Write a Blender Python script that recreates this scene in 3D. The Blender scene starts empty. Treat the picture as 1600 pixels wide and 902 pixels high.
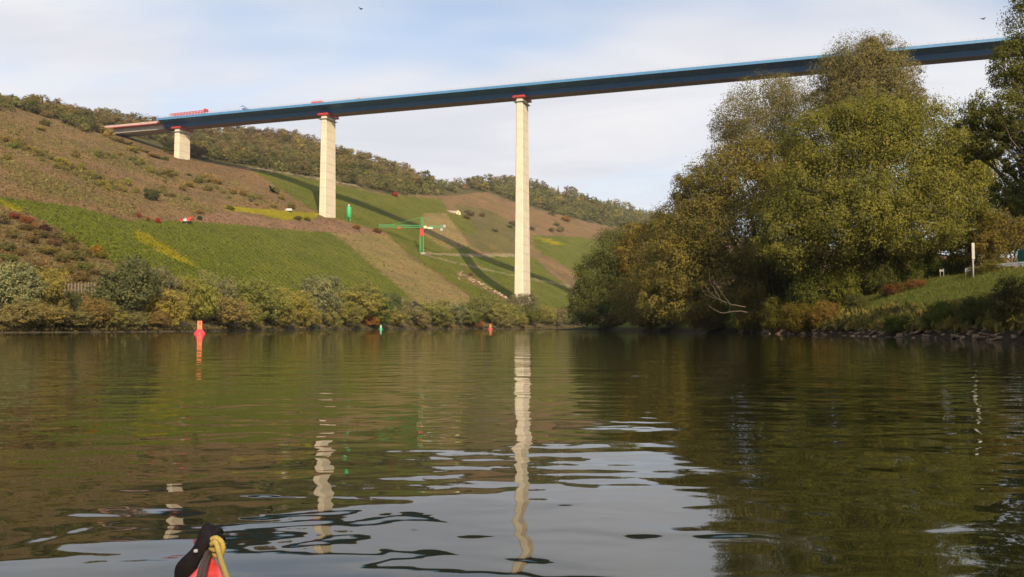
import bpy, bmesh, math, random
import numpy as np
from mathutils import Vector, Matrix

# ------------------------------------------------------------------ camera, sky, sun, exposure
SC = bpy.context.scene
COL = SC.collection
F, CX, CY, HOR, HC = 1300.0, 800.0, 451.0, 511.0, 1.0     # photo pixels, eye height in metres
PITCH = math.atan((HOR - CY) / F)
cam_d = bpy.data.cameras.new('camera')
cam_d.sensor_width = 36.0
cam_d.lens = 36.0 * F / 1600.0
cam_d.clip_start = 0.05
cam_d.clip_end = 20000.0
cam = bpy.data.objects.new('camera', cam_d)
cam.location = (0, 0, HC)
cam.rotation_euler = (math.pi / 2 + PITCH, 0, 0)
COL.objects.link(cam)
SC.camera = cam

SUN_EL = math.radians(27.0)
TO_SUN = Vector((0.30 * math.cos(SUN_EL) / 0.9962, -0.95 * math.cos(SUN_EL) / 0.9962, math.sin(SUN_EL)))
sun_d = bpy.data.lights.new('sun', 'SUN')
sun_d.energy = 4.6
sun_d.angle = math.radians(0.5)
sun_d.color = (1.0, 0.80, 0.55)
sun = bpy.data.objects.new('sun', sun_d)
sun.rotation_euler = TO_SUN.to_track_quat('Z', 'Y').to_euler()
sun.location = (60, -200, 300)
COL.objects.link(sun)

world = bpy.data.worlds.new('World')
SC.world = world
world.use_nodes = True
wt = world.node_tree
wt.nodes.clear()


def wn(t, **k):
    n = wt.nodes.new(t)
    for a, b in k.items():
        setattr(n, a, b)
    return n


sky_n = wn('ShaderNodeTexSky', sky_type='NISHITA', sun_disc=False)
sky_n.sun_elevation = SUN_EL
sky_n.sun_rotation = math.atan2(TO_SUN.x, TO_SUN.y)
sky_n.air_density = 1.0
sky_n.dust_density = 0.8
tc = wn('ShaderNodeTexCoord')
sep = wn('ShaderNodeSeparateXYZ')
wt.links.new(tc.outputs['Generated'], sep.inputs[0])
zz = wn('ShaderNodeMath', operation='ADD'); zz.inputs[1].default_value = 0.16
mz = wn('ShaderNodeMath', operation='MAXIMUM'); mz.inputs[1].default_value = 0.0
wt.links.new(sep.outputs['Z'], mz.inputs[0]); wt.links.new(mz.outputs[0], zz.inputs[0])
dx = wn('ShaderNodeMath', operation='DIVIDE'); dy = wn('ShaderNodeMath', operation='DIVIDE')
wt.links.new(sep.outputs['X'], dx.inputs[0]); wt.links.new(zz.outputs[0], dx.inputs[1])
wt.links.new(sep.outputs['Y'], dy.inputs[0]); wt.links.new(zz.outputs[0], dy.inputs[1])
cmb = wn('ShaderNodeCombineXYZ')
wt.links.new(dx.outputs[0], cmb.inputs[0]); wt.links.new(dy.outputs[0], cmb.inputs[1])


def cloud_noise(scale, sx, sy, ox, detail, rough, dist):
    m = wn('ShaderNodeMapping')
    m.inputs['Scale'].default_value = (sx, sy, 1)
    m.inputs['Location'].default_value = (ox, ox * 0.7, 0)
    m.inputs['Rotation'].default_value = (0, 0, math.radians(14))
    n = wn('ShaderNodeTexNoise')
    n.inputs['Scale'].default_value = scale
    n.inputs['Detail'].default_value = detail
    n.inputs['Roughness'].default_value = rough
    n.inputs['Distortion'].default_value = dist
    wt.links.new(cmb.outputs[0], m.inputs[0]); wt.links.new(m.outputs[0], n.inputs['Vector'])
    return n.outputs['Fac']


def wramp(sock, a, b):
    r = wn('ShaderNodeMapRange', interpolation_type='SMOOTHSTEP')
    r.inputs['From Min'].default_value = a
    r.inputs['From Max'].default_value = b
    wt.links.new(sock, r.inputs['Value'])
    return r.outputs[0]


cover = wramp(cloud_noise(0.62, 0.55, 1.0, 3.4, 4, 0.55, 0.5), 0.42, 0.60)
streak = wramp(cloud_noise(1.5, 0.5, 1.5, 8.1, 6, 0.6, 0.7), 0.25, 0.75)
ccol = wn('ShaderNodeMix', data_type='RGBA')
ccol.inputs[6].default_value = (4.25, 4.3, 4.65, 1)
ccol.inputs[7].default_value = (5.3, 5.22, 5.3, 1)
wt.links.new(streak, ccol.inputs[0])
# thin high cloud is never absent near the horizon
lowz = wramp(sep.outputs['Z'], 0.31, 0.12)
cmax = wn('ShaderNodeMath', operation='MAXIMUM'); wt.links.new(cover, cmax.inputs[0])
lowm = wn('ShaderNodeMath', operation='MULTIPLY'); lowm.inputs[1].default_value = 0.86
wt.links.new(lowz, lowm.inputs[0]); wt.links.new(lowm.outputs[0], cmax.inputs[1])
cm2 = wn('ShaderNodeMapRange'); cm2.inputs['To Min'].default_value = 0.12; cm2.inputs['To Max'].default_value = 0.97
wt.links.new(cmax.outputs[0], cm2.inputs['Value'])
skyb = wn('ShaderNodeMix', data_type='RGBA')
wt.links.new(cm2.outputs[0], skyb.inputs[0])
wt.links.new(sky_n.outputs[0], skyb.inputs[6]); wt.links.new(ccol.outputs[2], skyb.inputs[7])
bg = wn('ShaderNodeBackground'); bg.inputs['Strength'].default_value = 0.135
wt.links.new(skyb.outputs[2], bg.inputs['Color'])
wo = wn('ShaderNodeOutputWorld'); wt.links.new(bg.outputs[0], wo.inputs['Surface'])

SC.view_settings.view_transform = 'Standard'
SC.view_settings.look = 'None'
SC.view_settings.exposure = 0.42
SC.view_settings.gamma = 1.0
SC.view_settings.use_curve_mapping = False
SC.render.engine = 'CYCLES'
SC.cycles.max_bounces = 6
SC.cycles.diffuse_bounces = 2
SC.cycles.glossy_bounces = 3
SC.cycles.transmission_bounces = 3
SC.cycles.transparent_max_bounces = 4
SC.cycles.caustics_reflective = False
SC.cycles.caustics_refractive = False

rng = np.random.default_rng(7)
random.seed(7)

# ------------------------------------------------------------------ small helpers
CP, SP = math.cos(PITCH), math.sin(PITCH)


def pt(x, y, D):
    """world point seen at photo pixel (x, y) at ground distance D"""
    v = (CY - y)
    ry = F * CP - v * SP
    rz = F * SP + v * CP
    k = D / ry
    return np.stack([(x - CX) * k, D + 0 * k, HC + rz * k], -1) if isinstance(k, np.ndarray) else np.array([(x - CX) * k, D, HC + rz * k])


def tag(o, label=None, cat=None, group=None, kind=None):
    if label: o['label'] = label
    if cat: o['category'] = cat
    if group: o['group'] = group
    if kind: o['kind'] = kind
    return o


def empty(name, loc=(0, 0, 0), rz=0.0):
    o = bpy.data.objects.new(name, None)
    o.location = loc
    o.rotation_euler = (0, 0, rz)
    o.empty_display_size = 0.2
    COL.objects.link(o)
    return o


def np_mesh(name, V, faces, smooth=False, attr=None):
    """V (n,3); faces list of (m,k) index arrays; attr: per-point float array 'v'"""
    me = bpy.data.meshes.new(name)
    V = np.asarray(V, np.float32)
    me.vertices.add(len(V))
    me.vertices.foreach_set('co', V.ravel())
    loops, starts, n = [], [], 0
    for fa in faces:
        fa = np.asarray(fa, np.int32)
        if not len(fa): continue
        k = fa.shape[1]
        starts.append(n + np.arange(len(fa), dtype=np.int32) * k)
        loops.append(fa.ravel())
        n += fa.size
    loops = np.concatenate(loops); starts = np.concatenate(starts)
    me.loops.add(len(loops)); me.loops.foreach_set('vertex_index', loops)
    me.polygons.add(len(starts)); me.polygons.foreach_set('loop_start', starts)
    if attr is not None:
        a = me.attributes.new('v', 'FLOAT', 'POINT')
        a.data.foreach_set('value', np.asarray(attr, np.float32))
    me.update(calc_edges=True)
    me.validate()
    me.polygons.foreach_set('use_smooth', np.full(len(me.polygons), smooth))
    return me


def link(name, me, mat=None, parent=None, color=None):
    o = bpy.data.objects.new(name, me)
    if mat and not len(me.materials): me.materials.append(mat)
    COL.objects.link(o)
    if parent is not None: o.parent = parent
    if color is not None: o.color = (*color, 1)
    return o


class MB:
    """collects simple solids and links them as one mesh object"""
    def __init__(s):
        s.V, s.Q, s.T, s.n = [], [], [], 0

    def add(s, V, Q=None, T=None):
        V = np.asarray(V, float)
        s.V.append(V)
        if Q is not None and len(Q): s.Q.append(np.asarray(Q) + s.n)
        if T is not None and len(T): s.T.append(np.asarray(T) + s.n)
        s.n += len(V)
        return s

    def box(s, c, size, ax=None):
        c = np.asarray(c, float); h = np.asarray(size, float) / 2
        A = np.eye(3) if ax is None else np.asarray(ax, float)
        sg = np.array([[x, y, z] for x in (-1, 1) for y in (-1, 1) for z in (-1, 1)], float)
        V = c + (sg * h) @ A
        Q = [(0, 1, 3, 2), (4, 6, 7, 5), (0, 4, 5, 1), (2, 3, 7, 6), (0, 2, 6, 4), (1, 5, 7, 3)]
        return s.add(V, Q)

    def bar(s, a, b, w, h=None):
        a = np.asarray(a, float); b = np.asarray(b, float); d = b - a
        L = np.linalg.norm(d); d = d / L
        up = np.array([0, 0, 1.0]) if abs(d[2]) < 0.95 else np.array([0, 1.0, 0])
        u = np.cross(up, d); u /= np.linalg.norm(u); v = np.cross(d, u)
        return s.box((a + b) / 2, (L, w, h or w), [d, u, v])

    def tube(s, P, R, k=8, cap=True):
        P = np.asarray(P, float); n = len(P)
        R = np.broadcast_to(np.asarray(R, float), (n,))
        T = np.gradient(P, axis=0) if n > 2 else np.repeat((P[1] - P[0])[None], 2, 0)
        T /= np.linalg.norm(T, axis=1)[:, None] + 1e-9
        ref = np.array([1.0, 0.1, 0]) if abs(T[:, 2]).mean() > 0.6 else np.array([0, 0.1, 1.0])
        U = np.cross(T, ref); U /= np.linalg.norm(U, axis=1)[:, None] + 1e-9
        W = np.cross(T, U)
        an = np.arange(k) * 2 * math.pi / k
        V = P[:, None] + R[:, None, None] * (np.cos(an)[None, :, None] * U[:, None] + np.sin(an)[None, :, None] * W[:, None])
        V = V.reshape(-1, 3)
        i = np.arange(n - 1)[:, None] * k; j = np.arange(k)[None]; j2 = (j + 1) % k
        Q = np.stack([i + j, i + j2, i + k + j2, i + k + j], -1).reshape(-1, 4)
        T3 = []
        if cap:
            V = np.vstack([V, P[0], P[-1]]); m = n * k
            for a in range(k):
                b = (a + 1) % k
                T3 += [(m, b, a), (m + 1, (n - 1) * k + a, (n - 1) * k + b)]
        return s.add(V, Q, T3)

    def lathe(s, prof, c=(0, 0, 0), k=16):
        P = np.array([(c[0], c[1], c[2] + z) for r, z in prof], float)
        an = np.arange(k) * 2 * math.pi / k; n = len(prof)
        V = np.array([[(c[0] + r * math.cos(a), c[1] + r * math.sin(a), c[2] + z) for a in an] for r, z in prof]).reshape(-1, 3)
        i = np.arange(n - 1)[:, None] * k; j = np.arange(k)[None]; j2 = (j + 1) % k
        Q = np.stack([i + j, i + j2, i + k + j2, i + k + j], -1).reshape(-1, 4)
        return s.add(V, Q)

    def build(s, name, mat, parent=None, smooth=False, bevel=0.0, color=None):
        me = np_mesh(name, np.vstack(s.V), [f for f in (np.vstack(s.Q) if s.Q else [], np.vstack(s.T) if s.T else []) if len(f)], smooth)
        o = link(name, me, mat, parent, color)
        if bevel:
            b = o.modifiers.new('bevel', 'BEVEL'); b.width = bevel; b.segments = 2; b.limit_method = 'ANGLE'
        return o


# ------------------------------------------------------------------ materials
def new_mat(name):
    m = bpy.data.materials.new(name)
    m.use_nodes = True
    nt = m.node_tree
    nt.nodes.clear()
    out = nt.nodes.new('ShaderNodeOutputMaterial')
    return m, nt, out


def nd(nt, t, ins=None, **k):
    n = nt.nodes.new(t)
    for a, b in k.items(): setattr(n, a, b)
    for a, b in (ins or {}).items():
        if hasattr(b, 'is_linked') or isinstance(b, bpy.types.NodeSocket): nt.links.new(b, n.inputs[a])
        else: n.inputs[a].default_value = b
    return n


def noise(nt, scale, detail=4, rough=0.55, vec=None, dist=0.0):
    n = nd(nt, 'ShaderNodeTexNoise', {'Scale': scale, 'Detail': detail, 'Roughness': rough, 'Distortion': dist})
    if vec is None:
        vec = nd(nt, 'ShaderNodeTexCoord').outputs['Object']
    nt.links.new(vec, n.inputs['Vector'])
    return n.outputs['Fac']


def mixc(nt, f, a, b, blend='MIX'):
    n = nt.nodes.new('ShaderNodeMix'); n.data_type = 'RGBA'; n.blend_type = blend
    for i, v in ((0, f), (6, a), (7, b)):
        if isinstance(v, bpy.types.NodeSocket): nt.links.new(v, n.inputs[i])
        elif i == 0: n.inputs[0].default_value = v
        else: n.inputs[i].default_value = (*v[:3], 1)
    return n.outputs[2]


def rng_map(nt, v, a, b, c=0.0, d=1.0):
    return nd(nt, 'ShaderNodeMapRange', {'Value': v, 'From Min': a, 'From Max': b, 'To Min': c, 'To Max': d}).outputs[0]


def mul_(nt, a, v): return nd(nt, 'ShaderNodeMath', {0: a, 1: v}, operation='MULTIPLY').outputs[0]


def solid(name, col, rough=0.6, var=0.25, scale=3.0, metal=0.0, bump=0.0, spec=0.4):
    """base colour with soft procedural wear"""
    m, nt, out = new_mat(name)
    f = noise(nt, scale, 5, 0.6)
    c = mixc(nt, rng_map(nt, f, 0.3, 0.7), tuple(x * (1 - var) for x in col), tuple(min(1, x * (1 + var)) for x in col))
    p = nd(nt, 'ShaderNodeBsdfPrincipled', {'Base Color': c, 'Roughness': rough, 'Metallic': metal, 'Specular IOR Level': spec})
    if bump:
        b = nd(nt, 'ShaderNodeBump', {'Height': noise(nt, scale * 4, 5), 'Strength': 0.6, 'Distance': bump})
        nt.links.new(b.outputs[0], p.inputs['Normal'])
    nt.links.new(p.outputs[0], out.inputs[0])
    return m


def leaf_mat(name, transl=0.40, warm=(1.45, 1.32, 1.0)):
    """object colour tints the crown; attribute v varies leaf by leaf and clump by clump"""
    m, nt, out = new_mat(name)
    oc = nd(nt, 'ShaderNodeObjectInfo').outputs['Color']
    at = nd(nt, 'ShaderNodeAttribute', attribute_name='v').outputs['Fac']
    lo = mixc(nt, 1.0, oc, (0.62, 0.68, 0.70), 'MULTIPLY')
    hi = mixc(nt, 1.0, oc, warm, 'MULTIPLY')
    c = mixc(nt, at, lo, hi)
    d = nd(nt, 'ShaderNodeBsdfDiffuse', {'Color': c})
    t = nd(nt, 'ShaderNodeBsdfTranslucent', {'Color': c})
    mx = nd(nt, 'ShaderNodeMixShader', {0: transl, 1: d.outputs[0], 2: t.outputs[0]})
    nt.links.new(mx.outputs[0], out.inputs[0])
    return m


M_LEAF = leaf_mat('foliage')
M_BARK = solid('bark', (0.13, 0.10, 0.075), 0.9, 0.4, 6, bump=0.03)
M_PALEBARK = solid('bleached_wood', (0.085, 0.066, 0.046), 0.85, 0.25, 6)
M_STONE = solid('riprap_stone', (0.165, 0.105, 0.060), 0.9, 0.6, 1.2, bump=0.05)
M_RED = solid('red_paint', (0.55, 0.05, 0.04), 0.45, 0.2, 1.0)
M_WHITE = solid('white_paint', (0.55, 0.54, 0.50), 0.5, 0.12, 4)
M_DARK = solid('dark_rubber', (0.02, 0.02, 0.022), 0.6, 0.3, 8)
M_GREY = solid('galvanised_steel', (0.32, 0.33, 0.34), 0.5, 0.2, 3, metal=0.3)
M_GREENP = solid('green_paint', (0.05, 0.40, 0.13), 0.5, 0.2, 1.0)

# ------------------------------------------------------------------ left hillside terrain
TX = [  # photo x, y, distance: control points of the slope
    (-150, 526, 122), (0, 519, 140), (150, 518, 155), (300, 517.5, 182), (400, 515.5, 235), (500, 514.5, 290),
    (600, 513.8, 350), (700, 513.2, 410), (800, 513, 455), (880, 512.6, 540), (1000, 512.3, 640), (1100, 512.2, 700),
    (-150, 430, 170), (0, 430, 185), (100, 440, 195), (200, 440, 215), (300, 465, 230), (300, 440, 250),
    (-150, 300, 300), (0, 310, 300), (100, 340, 300), (200, 346, 335), (350, 349, 420), (300, 395, 310), (220, 400, 272),
    (450, 400, 415), (450, 440, 355), (450, 356, 490), (520, 362, 565), (550, 400, 490), (560, 440, 425), (640, 440, 470), (640, 465, 430),
    (700, 485, 440), (510, 338, 600), (430, 330, 560), (350, 325, 480),
    (-150, 140, 560), (0, 155, 570), (0, 230, 430), (100, 250, 440), (100, 185, 620), (200, 214, 662), (200, 290, 470), (290, 244, 655), (300, 300, 530),
    (390, 268, 645), (400, 300, 590), (487, 326, 612),
    (60, 162, 760), (130, 178, 850), (250, 195, 960), (330, 225, 880), (400, 205, 1050), (400, 250, 780), (500, 222, 1060), (500, 262, 800),
    (500, 300, 690), (600, 256, 1080), (600, 295, 800), (600, 335, 690), (560, 345, 640), (700, 300, 1120), (700, 335, 860), (760, 285, 1250),
    (660, 392, 640), (740, 400, 720), (620, 368, 630), (700, 430, 610), (700, 460, 500), (760, 465, 540), (817, 468, 565),
    (803, 425, 735), (760, 425, 690), (780, 350, 930), (886, 462, 740), (870, 480, 640), (950, 480, 760), (870, 400, 880), (880, 340, 1250), (850, 302, 1420), (960, 370, 1250),
    (960, 330, 1600), (1040, 352, 1800), (1100, 360, 1850), (1100, 440, 1100), (960, 430, 950)]
TX = np.array(TX, float)


def tps_fit(P, v, lam=0.4):
    n = len(P)
    d = np.linalg.norm(P[:, None] - P[None], axis=2)
    K = np.where(d > 0, d ** 2 * np.log(d + 1e-9), 0) + lam * np.eye(n)
    A = np.zeros((n + 3, n + 3)); A[:n, :n] = K; A[:n, n] = 1; A[:n, n + 1:] = P; A[n, :n] = 1; A[n + 1:, :n] = P.T
    b = np.zeros(n + 3); b[:n] = v
    return np.linalg.solve(A, b)


_Pc = TX[:, :2] / np.array([100.0, 40.0])
_w = tps_fit(_Pc, np.log(TX[:, 2]))


def depth(x, y):
    q = np.stack([np.clip(np.asarray(x, float), -150, 1100) / 100.0, np.asarray(y, float) / 40.0], -1)
    d = np.linalg.norm(q[..., None, :] - _Pc, axis=-1)
    return np.exp(np.where(d > 0, d ** 2 * np.log(d + 1e-9), 0) @ _w[:len(_Pc)] + _w[len(_Pc)] + q @ _w[len(_Pc) + 1:])


SKYL = np.array([(-700, 60), (-300, 110), (-150, 135), (0, 158), (60, 166), (130, 180), (200, 190), (250, 199), (330, 206), (400, 210), (450, 214),
                 (500, 228), (560, 244), (600, 258), (650, 275), (690, 290), (705, 293), (720, 290), (760, 284), (800, 285), (850, 299), (900, 307), (960, 323),
                 (1000, 331), (1040, 342), (1100, 362), (1300, 385), (1500, 400), (2400, 430)], float)
BANKD = TX[:12]
gx = np.arange(-700, 1801, 4.0)
NR = 190
colsV, GY, GD = [], [], []
for x in gx:
    ys = np.interp(x, SKYL[:, 0], SKYL[:, 1])
    Db = np.interp(x, BANKD[:, 0], BANKD[:, 2])
    yb = 511 + F * 0.0 - F * 0.55 / (Db + 5)          # about 1.5 m up the bank
    t = np.linspace(0, 1, NR)
    y = yb + (ys - yb) * t
    D = depth(np.full(NR, x), y)
    D[0] = Db + 5
    D = np.maximum.accumulate(D + np.arange(NR) * 0.02)
    GY.append(y); GD.append(D)
    P = pt(np.full(NR, x), y, D)
    k = (x - CX) / F
    front = np.array([[k * (Db - 8), Db - 8, -2.5], [k * Db, Db, -0.05], [k * (Db + 2), Db + 2, 0.7]])
    tail = np.array([[P[-1, 0] * s, P[-1, 1] * s, P[-1, 2] - dz] for s, dz in ((1.03, 3), (1.08, 12), (1.18, 40), (1.35, 90))])
    colsV.append(np.vstack([front, P, tail]))
GY, GD = np.array(GY), np.array(GD)
TV = np.array(colsV)
NC, NRR = TV.shape[:2]


def hill(x, y):
    """world point of the hillside at photo pixel (x, y)"""
    x = np.atleast_1d(np.asarray(x, float)); y = np.atleast_1d(np.asarray(y, float))
    out = np.zeros((len(x), 3))
    fi = np.clip((x - gx[0]) / 4.0, 0, len(gx) - 1.001)
    i0 = fi.astype(int); fr = fi - i0
    Dv = np.zeros(len(x))
    for n in range(len(x)):
        a = np.interp(-y[n], -GY[i0[n]], GD[i0[n]]); b = np.interp(-y[n], -GY[i0[n] + 1], GD[i0[n] + 1])
        Dv[n] = a * (1 - fr[n]) + b * fr[n]
    return pt(x, y, Dv)


def inpoly(x, y, poly):
    x = np.asarray(x, float); y = np.asarray(y, float)
    r = np.zeros(x.shape, bool)
    px, py = zip(*poly); n = len(poly); j = n - 1
    for i in range(n):
        c = ((py[i] > y) != (py[j] > y)) & (x < (px[j] - px[i]) * (y - py[i]) / (py[j] - py[i] + 1e-12) + px[i])
        r ^= c; j = i
    return r


C_BROWN = (0.190, 0.126, 0.070); C_GREEN = (0.118, 0.124, 0.030); C_FOREST = (0.095, 0.085, 0.042); C_PINK = (0.215, 0.135, 0.090)
C_FALLOW = (0.215, 0.165, 0.075); C_YEL = (0.24, 0.21, 0.018); C_PATH = (0.25, 0.205, 0.125); C_DULL = (0.130, 0.112, 0.050); C_DARK = (0.155, 0.125, 0.058)
FRONT = [(-300, 250), (0, 308), (30, 312), (120, 323), (200, 345), (330, 347), (350, 350), (440, 358), (520, 364), (640, 462), (670, 490), (500, 500), (300, 470), (200, 430), (150, 395), (110, 370), (60, 340), (35, 330), (0, 322), (-300, 290)]
UPPER = [(388, 264), (480, 279), (600, 304), (690, 311), (700, 333), (660, 333), (662, 367), (732, 385), (745, 396), (650, 397), (600, 364), (540, 346), (487, 328), (440, 296)]
TRI = [(697, 334), (740, 336), (752, 366), (722, 366)]
LOWER = [(600, 366), (650, 397), (805, 400), (832, 400), (860, 426), (888, 448), (900, 490), (770, 485), (700, 438), (640, 398)]
RIGHTG = [(832, 368), (900, 370), (953, 376), (940, 400), (903, 430), (868, 407), (833, 388)]
FIELDS = [
    (C_FOREST, [(-800, 100), (-100, 150), (60, 172), (130, 192), (230, 226), (300, 250), (390, 264), (480, 278), (600, 303), (700, 306), (760, 300), (800, 315), (850, 330), (900, 342), (1000, 366), (1400, 390), (1400, -300), (-800, -300)]),
    (C_DARK, [(-800, 280), (-100, 305), (35, 331), (110, 371), (150, 396), (200, 428), (230, 470), (200, 530), (-800, 540)]),
    (C_GREEN, UPPER), (C_FALLOW, [(660, 333), (697, 333), (733, 385), (700, 392), (662, 367)]), (C_GREEN, TRI),
    (C_GREEN, LOWER), (C_GREEN, RIGHTG), (C_DULL, [(705, 318), (760, 326), (806, 350), (806, 396), (752, 394), (735, 384), (722, 366), (752, 366)]),
    (C_YEL, [(833, 371), (860, 374), (885, 384), (860, 382)]),
    (C_GREEN, [(900, 430), (955, 376), (1000, 380), (1100, 400), (1100, 490), (900, 490)]),
    (C_GREEN, FRONT), (C_YEL, [(210, 361), (228, 364), (262, 386), (312, 419), (296, 416), (250, 394), (214, 374)]), (C_YEL, [(-300, 262), (0, 310), (36, 329), (30, 331), (0, 321), (-300, 275)]),
    (C_PINK, [(300, 340), (345, 330), (430, 346), (480, 338), (545, 348), (605, 364), (610, 369), (520, 364), (440, 358), (350, 349), (300, 346)]),
    (C_YEL, [(350, 321), (400, 326), (500, 334), (487, 344), (440, 344), (400, 334), (355, 329)]),
    (C_FALLOW, [(520, 364), (604, 367), (640, 400), (700, 442), (765, 482), (700, 500), (640, 462)]),
    (C_PATH, [(662, 394), (700, 396), (745, 397), (808, 396), (808, 401), (745, 402), (700, 399), (662, 397)]),
    (C_PATH, [(657, 396), (700, 407), (800, 429), (893, 446), (893, 448.5), (800, 431.5), (700, 409), (657, 398)]),
    (C_PINK, [(713, 427), (730, 429), (745, 436), (752, 446), (790, 464), (797, 470), (785, 468), (747, 447), (735, 443)]),
    (C_PATH, [(384, 260), (420, 264), (480, 274), (560, 290), (560, 292.5), (480, 277), (420, 267), (386, 263)]),
]
gyf = np.concatenate([np.repeat(GY[:, :1], 3, 1), GY, np.repeat(GY[:, -1:], 4, 1)], 1)
gxf = np.repeat(gx[:, None], NRR, 1)
jx = gxf + rng.normal(0, 0.9, gxf.shape); jy = gyf + rng.normal(0, 0.6, gxf.shape)
TC = np.tile(np.array(C_BROWN), (NC, NRR, 1))


def paint(jx, jy, base):
    for c, poly in FIELDS:
        base[inpoly(jx, jy, poly)] = c
    return base


TC = paint(jx, jy, TC)
bankz = TV[..., 2] < 4.0
TC[bankz] = (0.13, 0.105, 0.055)
TC[:, :3] = (0.10, 0.085, 0.06)
ii = np.arange(NC - 1)[:, None] * NRR; jj = np.arange(NRR - 1)[None]
Q = np.stack([ii + jj, ii + NRR + jj, ii + NRR + jj + 1, ii + jj + 1], -1).reshape(-1, 4)
me = np_mesh('hillside', TV.reshape(-1, 3), [Q], smooth=True)
ca = me.color_attributes.new('field', 'FLOAT_COLOR', 'POINT')
ca.data.foreach_set('color', np.concatenate([TC.reshape(-1, 3), np.ones((NC * NRR, 1))], 1).astype(np.float32).ravel())
m, nt, out = new_mat('hillside_ground')
fc = nd(nt, 'ShaderNodeAttribute', attribute_name='field').outputs['Color']
n1 = noise(nt, 0.045, 6, 0.65); n2 = noise(nt, 0.5, 6, 0.7)
c = mixc(nt, rng_map(nt, n1, 0.3, 0.7), mixc(nt, 1.0, fc, (0.72, 0.78, 0.85), 'MULTIPLY'), mixc(nt, 1.0, fc, (1.25, 1.16, 1.05), 'MULTIPLY'))
c = mixc(nt, rng_map(nt, n2, 0.3, 0.7), mixc(nt, 1.0, c, (0.62, 0.66, 0.66), 'MULTIPLY'), mixc(nt, 1.0, c, (1.28, 1.22, 1.15), 'MULTIPLY'))
c = mixc(nt, mul_(nt, rng_map(nt, noise(nt, 0.028, 7, 0.7, None, 0.6), 0.50, 0.66), 0.6), c, mixc(nt, 1.0, c, (0.78, 0.98, 0.62), 'MULTIPLY'))
p = nd(nt, 'ShaderNodeBsdfDiffuse', {'Color': c})
b = nd(nt, 'ShaderNodeBump', {'Height': noise(nt, 0.35, 6, 0.7), 'Strength': 1.0, 'Distance': 1.2})
nt.links.new(b.outputs[0], p.inputs['Normal']); nt.links.new(p.outputs[0], out.inputs[0])
tag(link('hillside', me, m), kind='structure')

# ------------------------------------------------------------------ river
m, nt, out = new_mat('river_water')
ob = nd(nt, 'ShaderNodeTexCoord').outputs['Object']


def wv(sx, sy, scale, detail, rough, rot, dist=0.0):
    mp = nd(nt, 'ShaderNodeMapping', {'Vector': ob, 'Scale': (sx, sy, 1), 'Rotation': (0, 0, math.radians(rot))})
    return noise(nt, scale, detail, rough, mp.outputs[0], dist)


def mul(a, v): return nd(nt, 'ShaderNodeMath', {0: a, 1: v}, operation='MULTIPLY').outputs[0]


def add(a, b_): return nd(nt, 'ShaderNodeMath', {0: a, 1: b_}, operation='ADD').outputs[0]


swell = mul(wv(0.55, 1.0, 0.55, 1.0, 0.4, 12), 0.030)
wave = mul(wv(0.45, 1.0, 1.7, 1.5, 0.4, -7, 0.3), 0.016)
patch = rng_map(nt, wv(0.4, 1.0, 0.05, 2, 0.5, 5), 0.42, 0.62, 0.15, 1.0)
ripl = mul(mul(wv(0.5, 1.0, 6.0, 2.0, 0.5, 9, 0.2), 0.0034), patch)
chop = mul(wv(0.8, 1.1, 2.7, 1.0, 0.4, 35, 0.4), 0.0060)
hgt = add(add(add(swell, wave), ripl), chop)
bp = nd(nt, 'ShaderNodeBump', {'Height': hgt, 'Strength': 1.0, 'Distance': 1.0})
murk = mixc(nt, wv(1, 1, 0.02, 3, 0.5, 0), (0.009, 0.011, 0.0035), (0.014, 0.015, 0.005))
p = nd(nt, 'ShaderNodeBsdfPrincipled', {'Base Color': murk, 'Roughness': 0.015, 'IOR': 1.47, 'Normal': bp.outputs[0]})
nt.links.new(p.outputs[0], out.inputs[0])
W = 3000.0
me = np_mesh('river_water', [(-W, -W, 0), (W, -W, 0), (W, W, 0), (-W, W, 0)], [[(0, 1, 2, 3)]])
tag(link('river_water', me, m), kind='structure')

# ------------------------------------------------------------------ right bank land
RB = np.array([(12, 330), (14, 285), (19, 262), (27, 215), (34, 165), (38, 125), (38.5, 100), (37.5, 82), (36, 66), (35, 54), (35, 40), (37, 15), (40, -40), (46, -140)], float)
PROF = np.array([(-9, -2.5), (-0.5, -0.12), (0.8, 0.55), (2.2, 1.25), (5, 2.8), (10, 4.9), (16, 7.0), (22, 7.8), (34, 8.2), (70, 8.5), (160, 14), (320, 30)], float)
sN = np.linspace(0, len(RB) - 1, 150)
cx_ = np.interp(sN, np.arange(len(RB)), RB[:, 0]); cy_ = np.interp(sN, np.arange(len(RB)), RB[:, 1])
po = np.concatenate([np.linspace(PROF[0, 0], 24, 46), [30, 40, 70, 120, 200, 320]])
pz = np.interp(po, PROF[:, 0], PROF[:, 1])
fade = np.clip((290 - cy_) / 60, 0.05, 1)


def rbank(xo, y):
    """z of the right bank at inland offset xo"""
    return np.interp(xo, PROF[:, 0], PROF[:, 1])


def bank_x(y):
    return np.interp(-np.asarray(y, float), -RB[:, 1], RB[:, 0])


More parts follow.
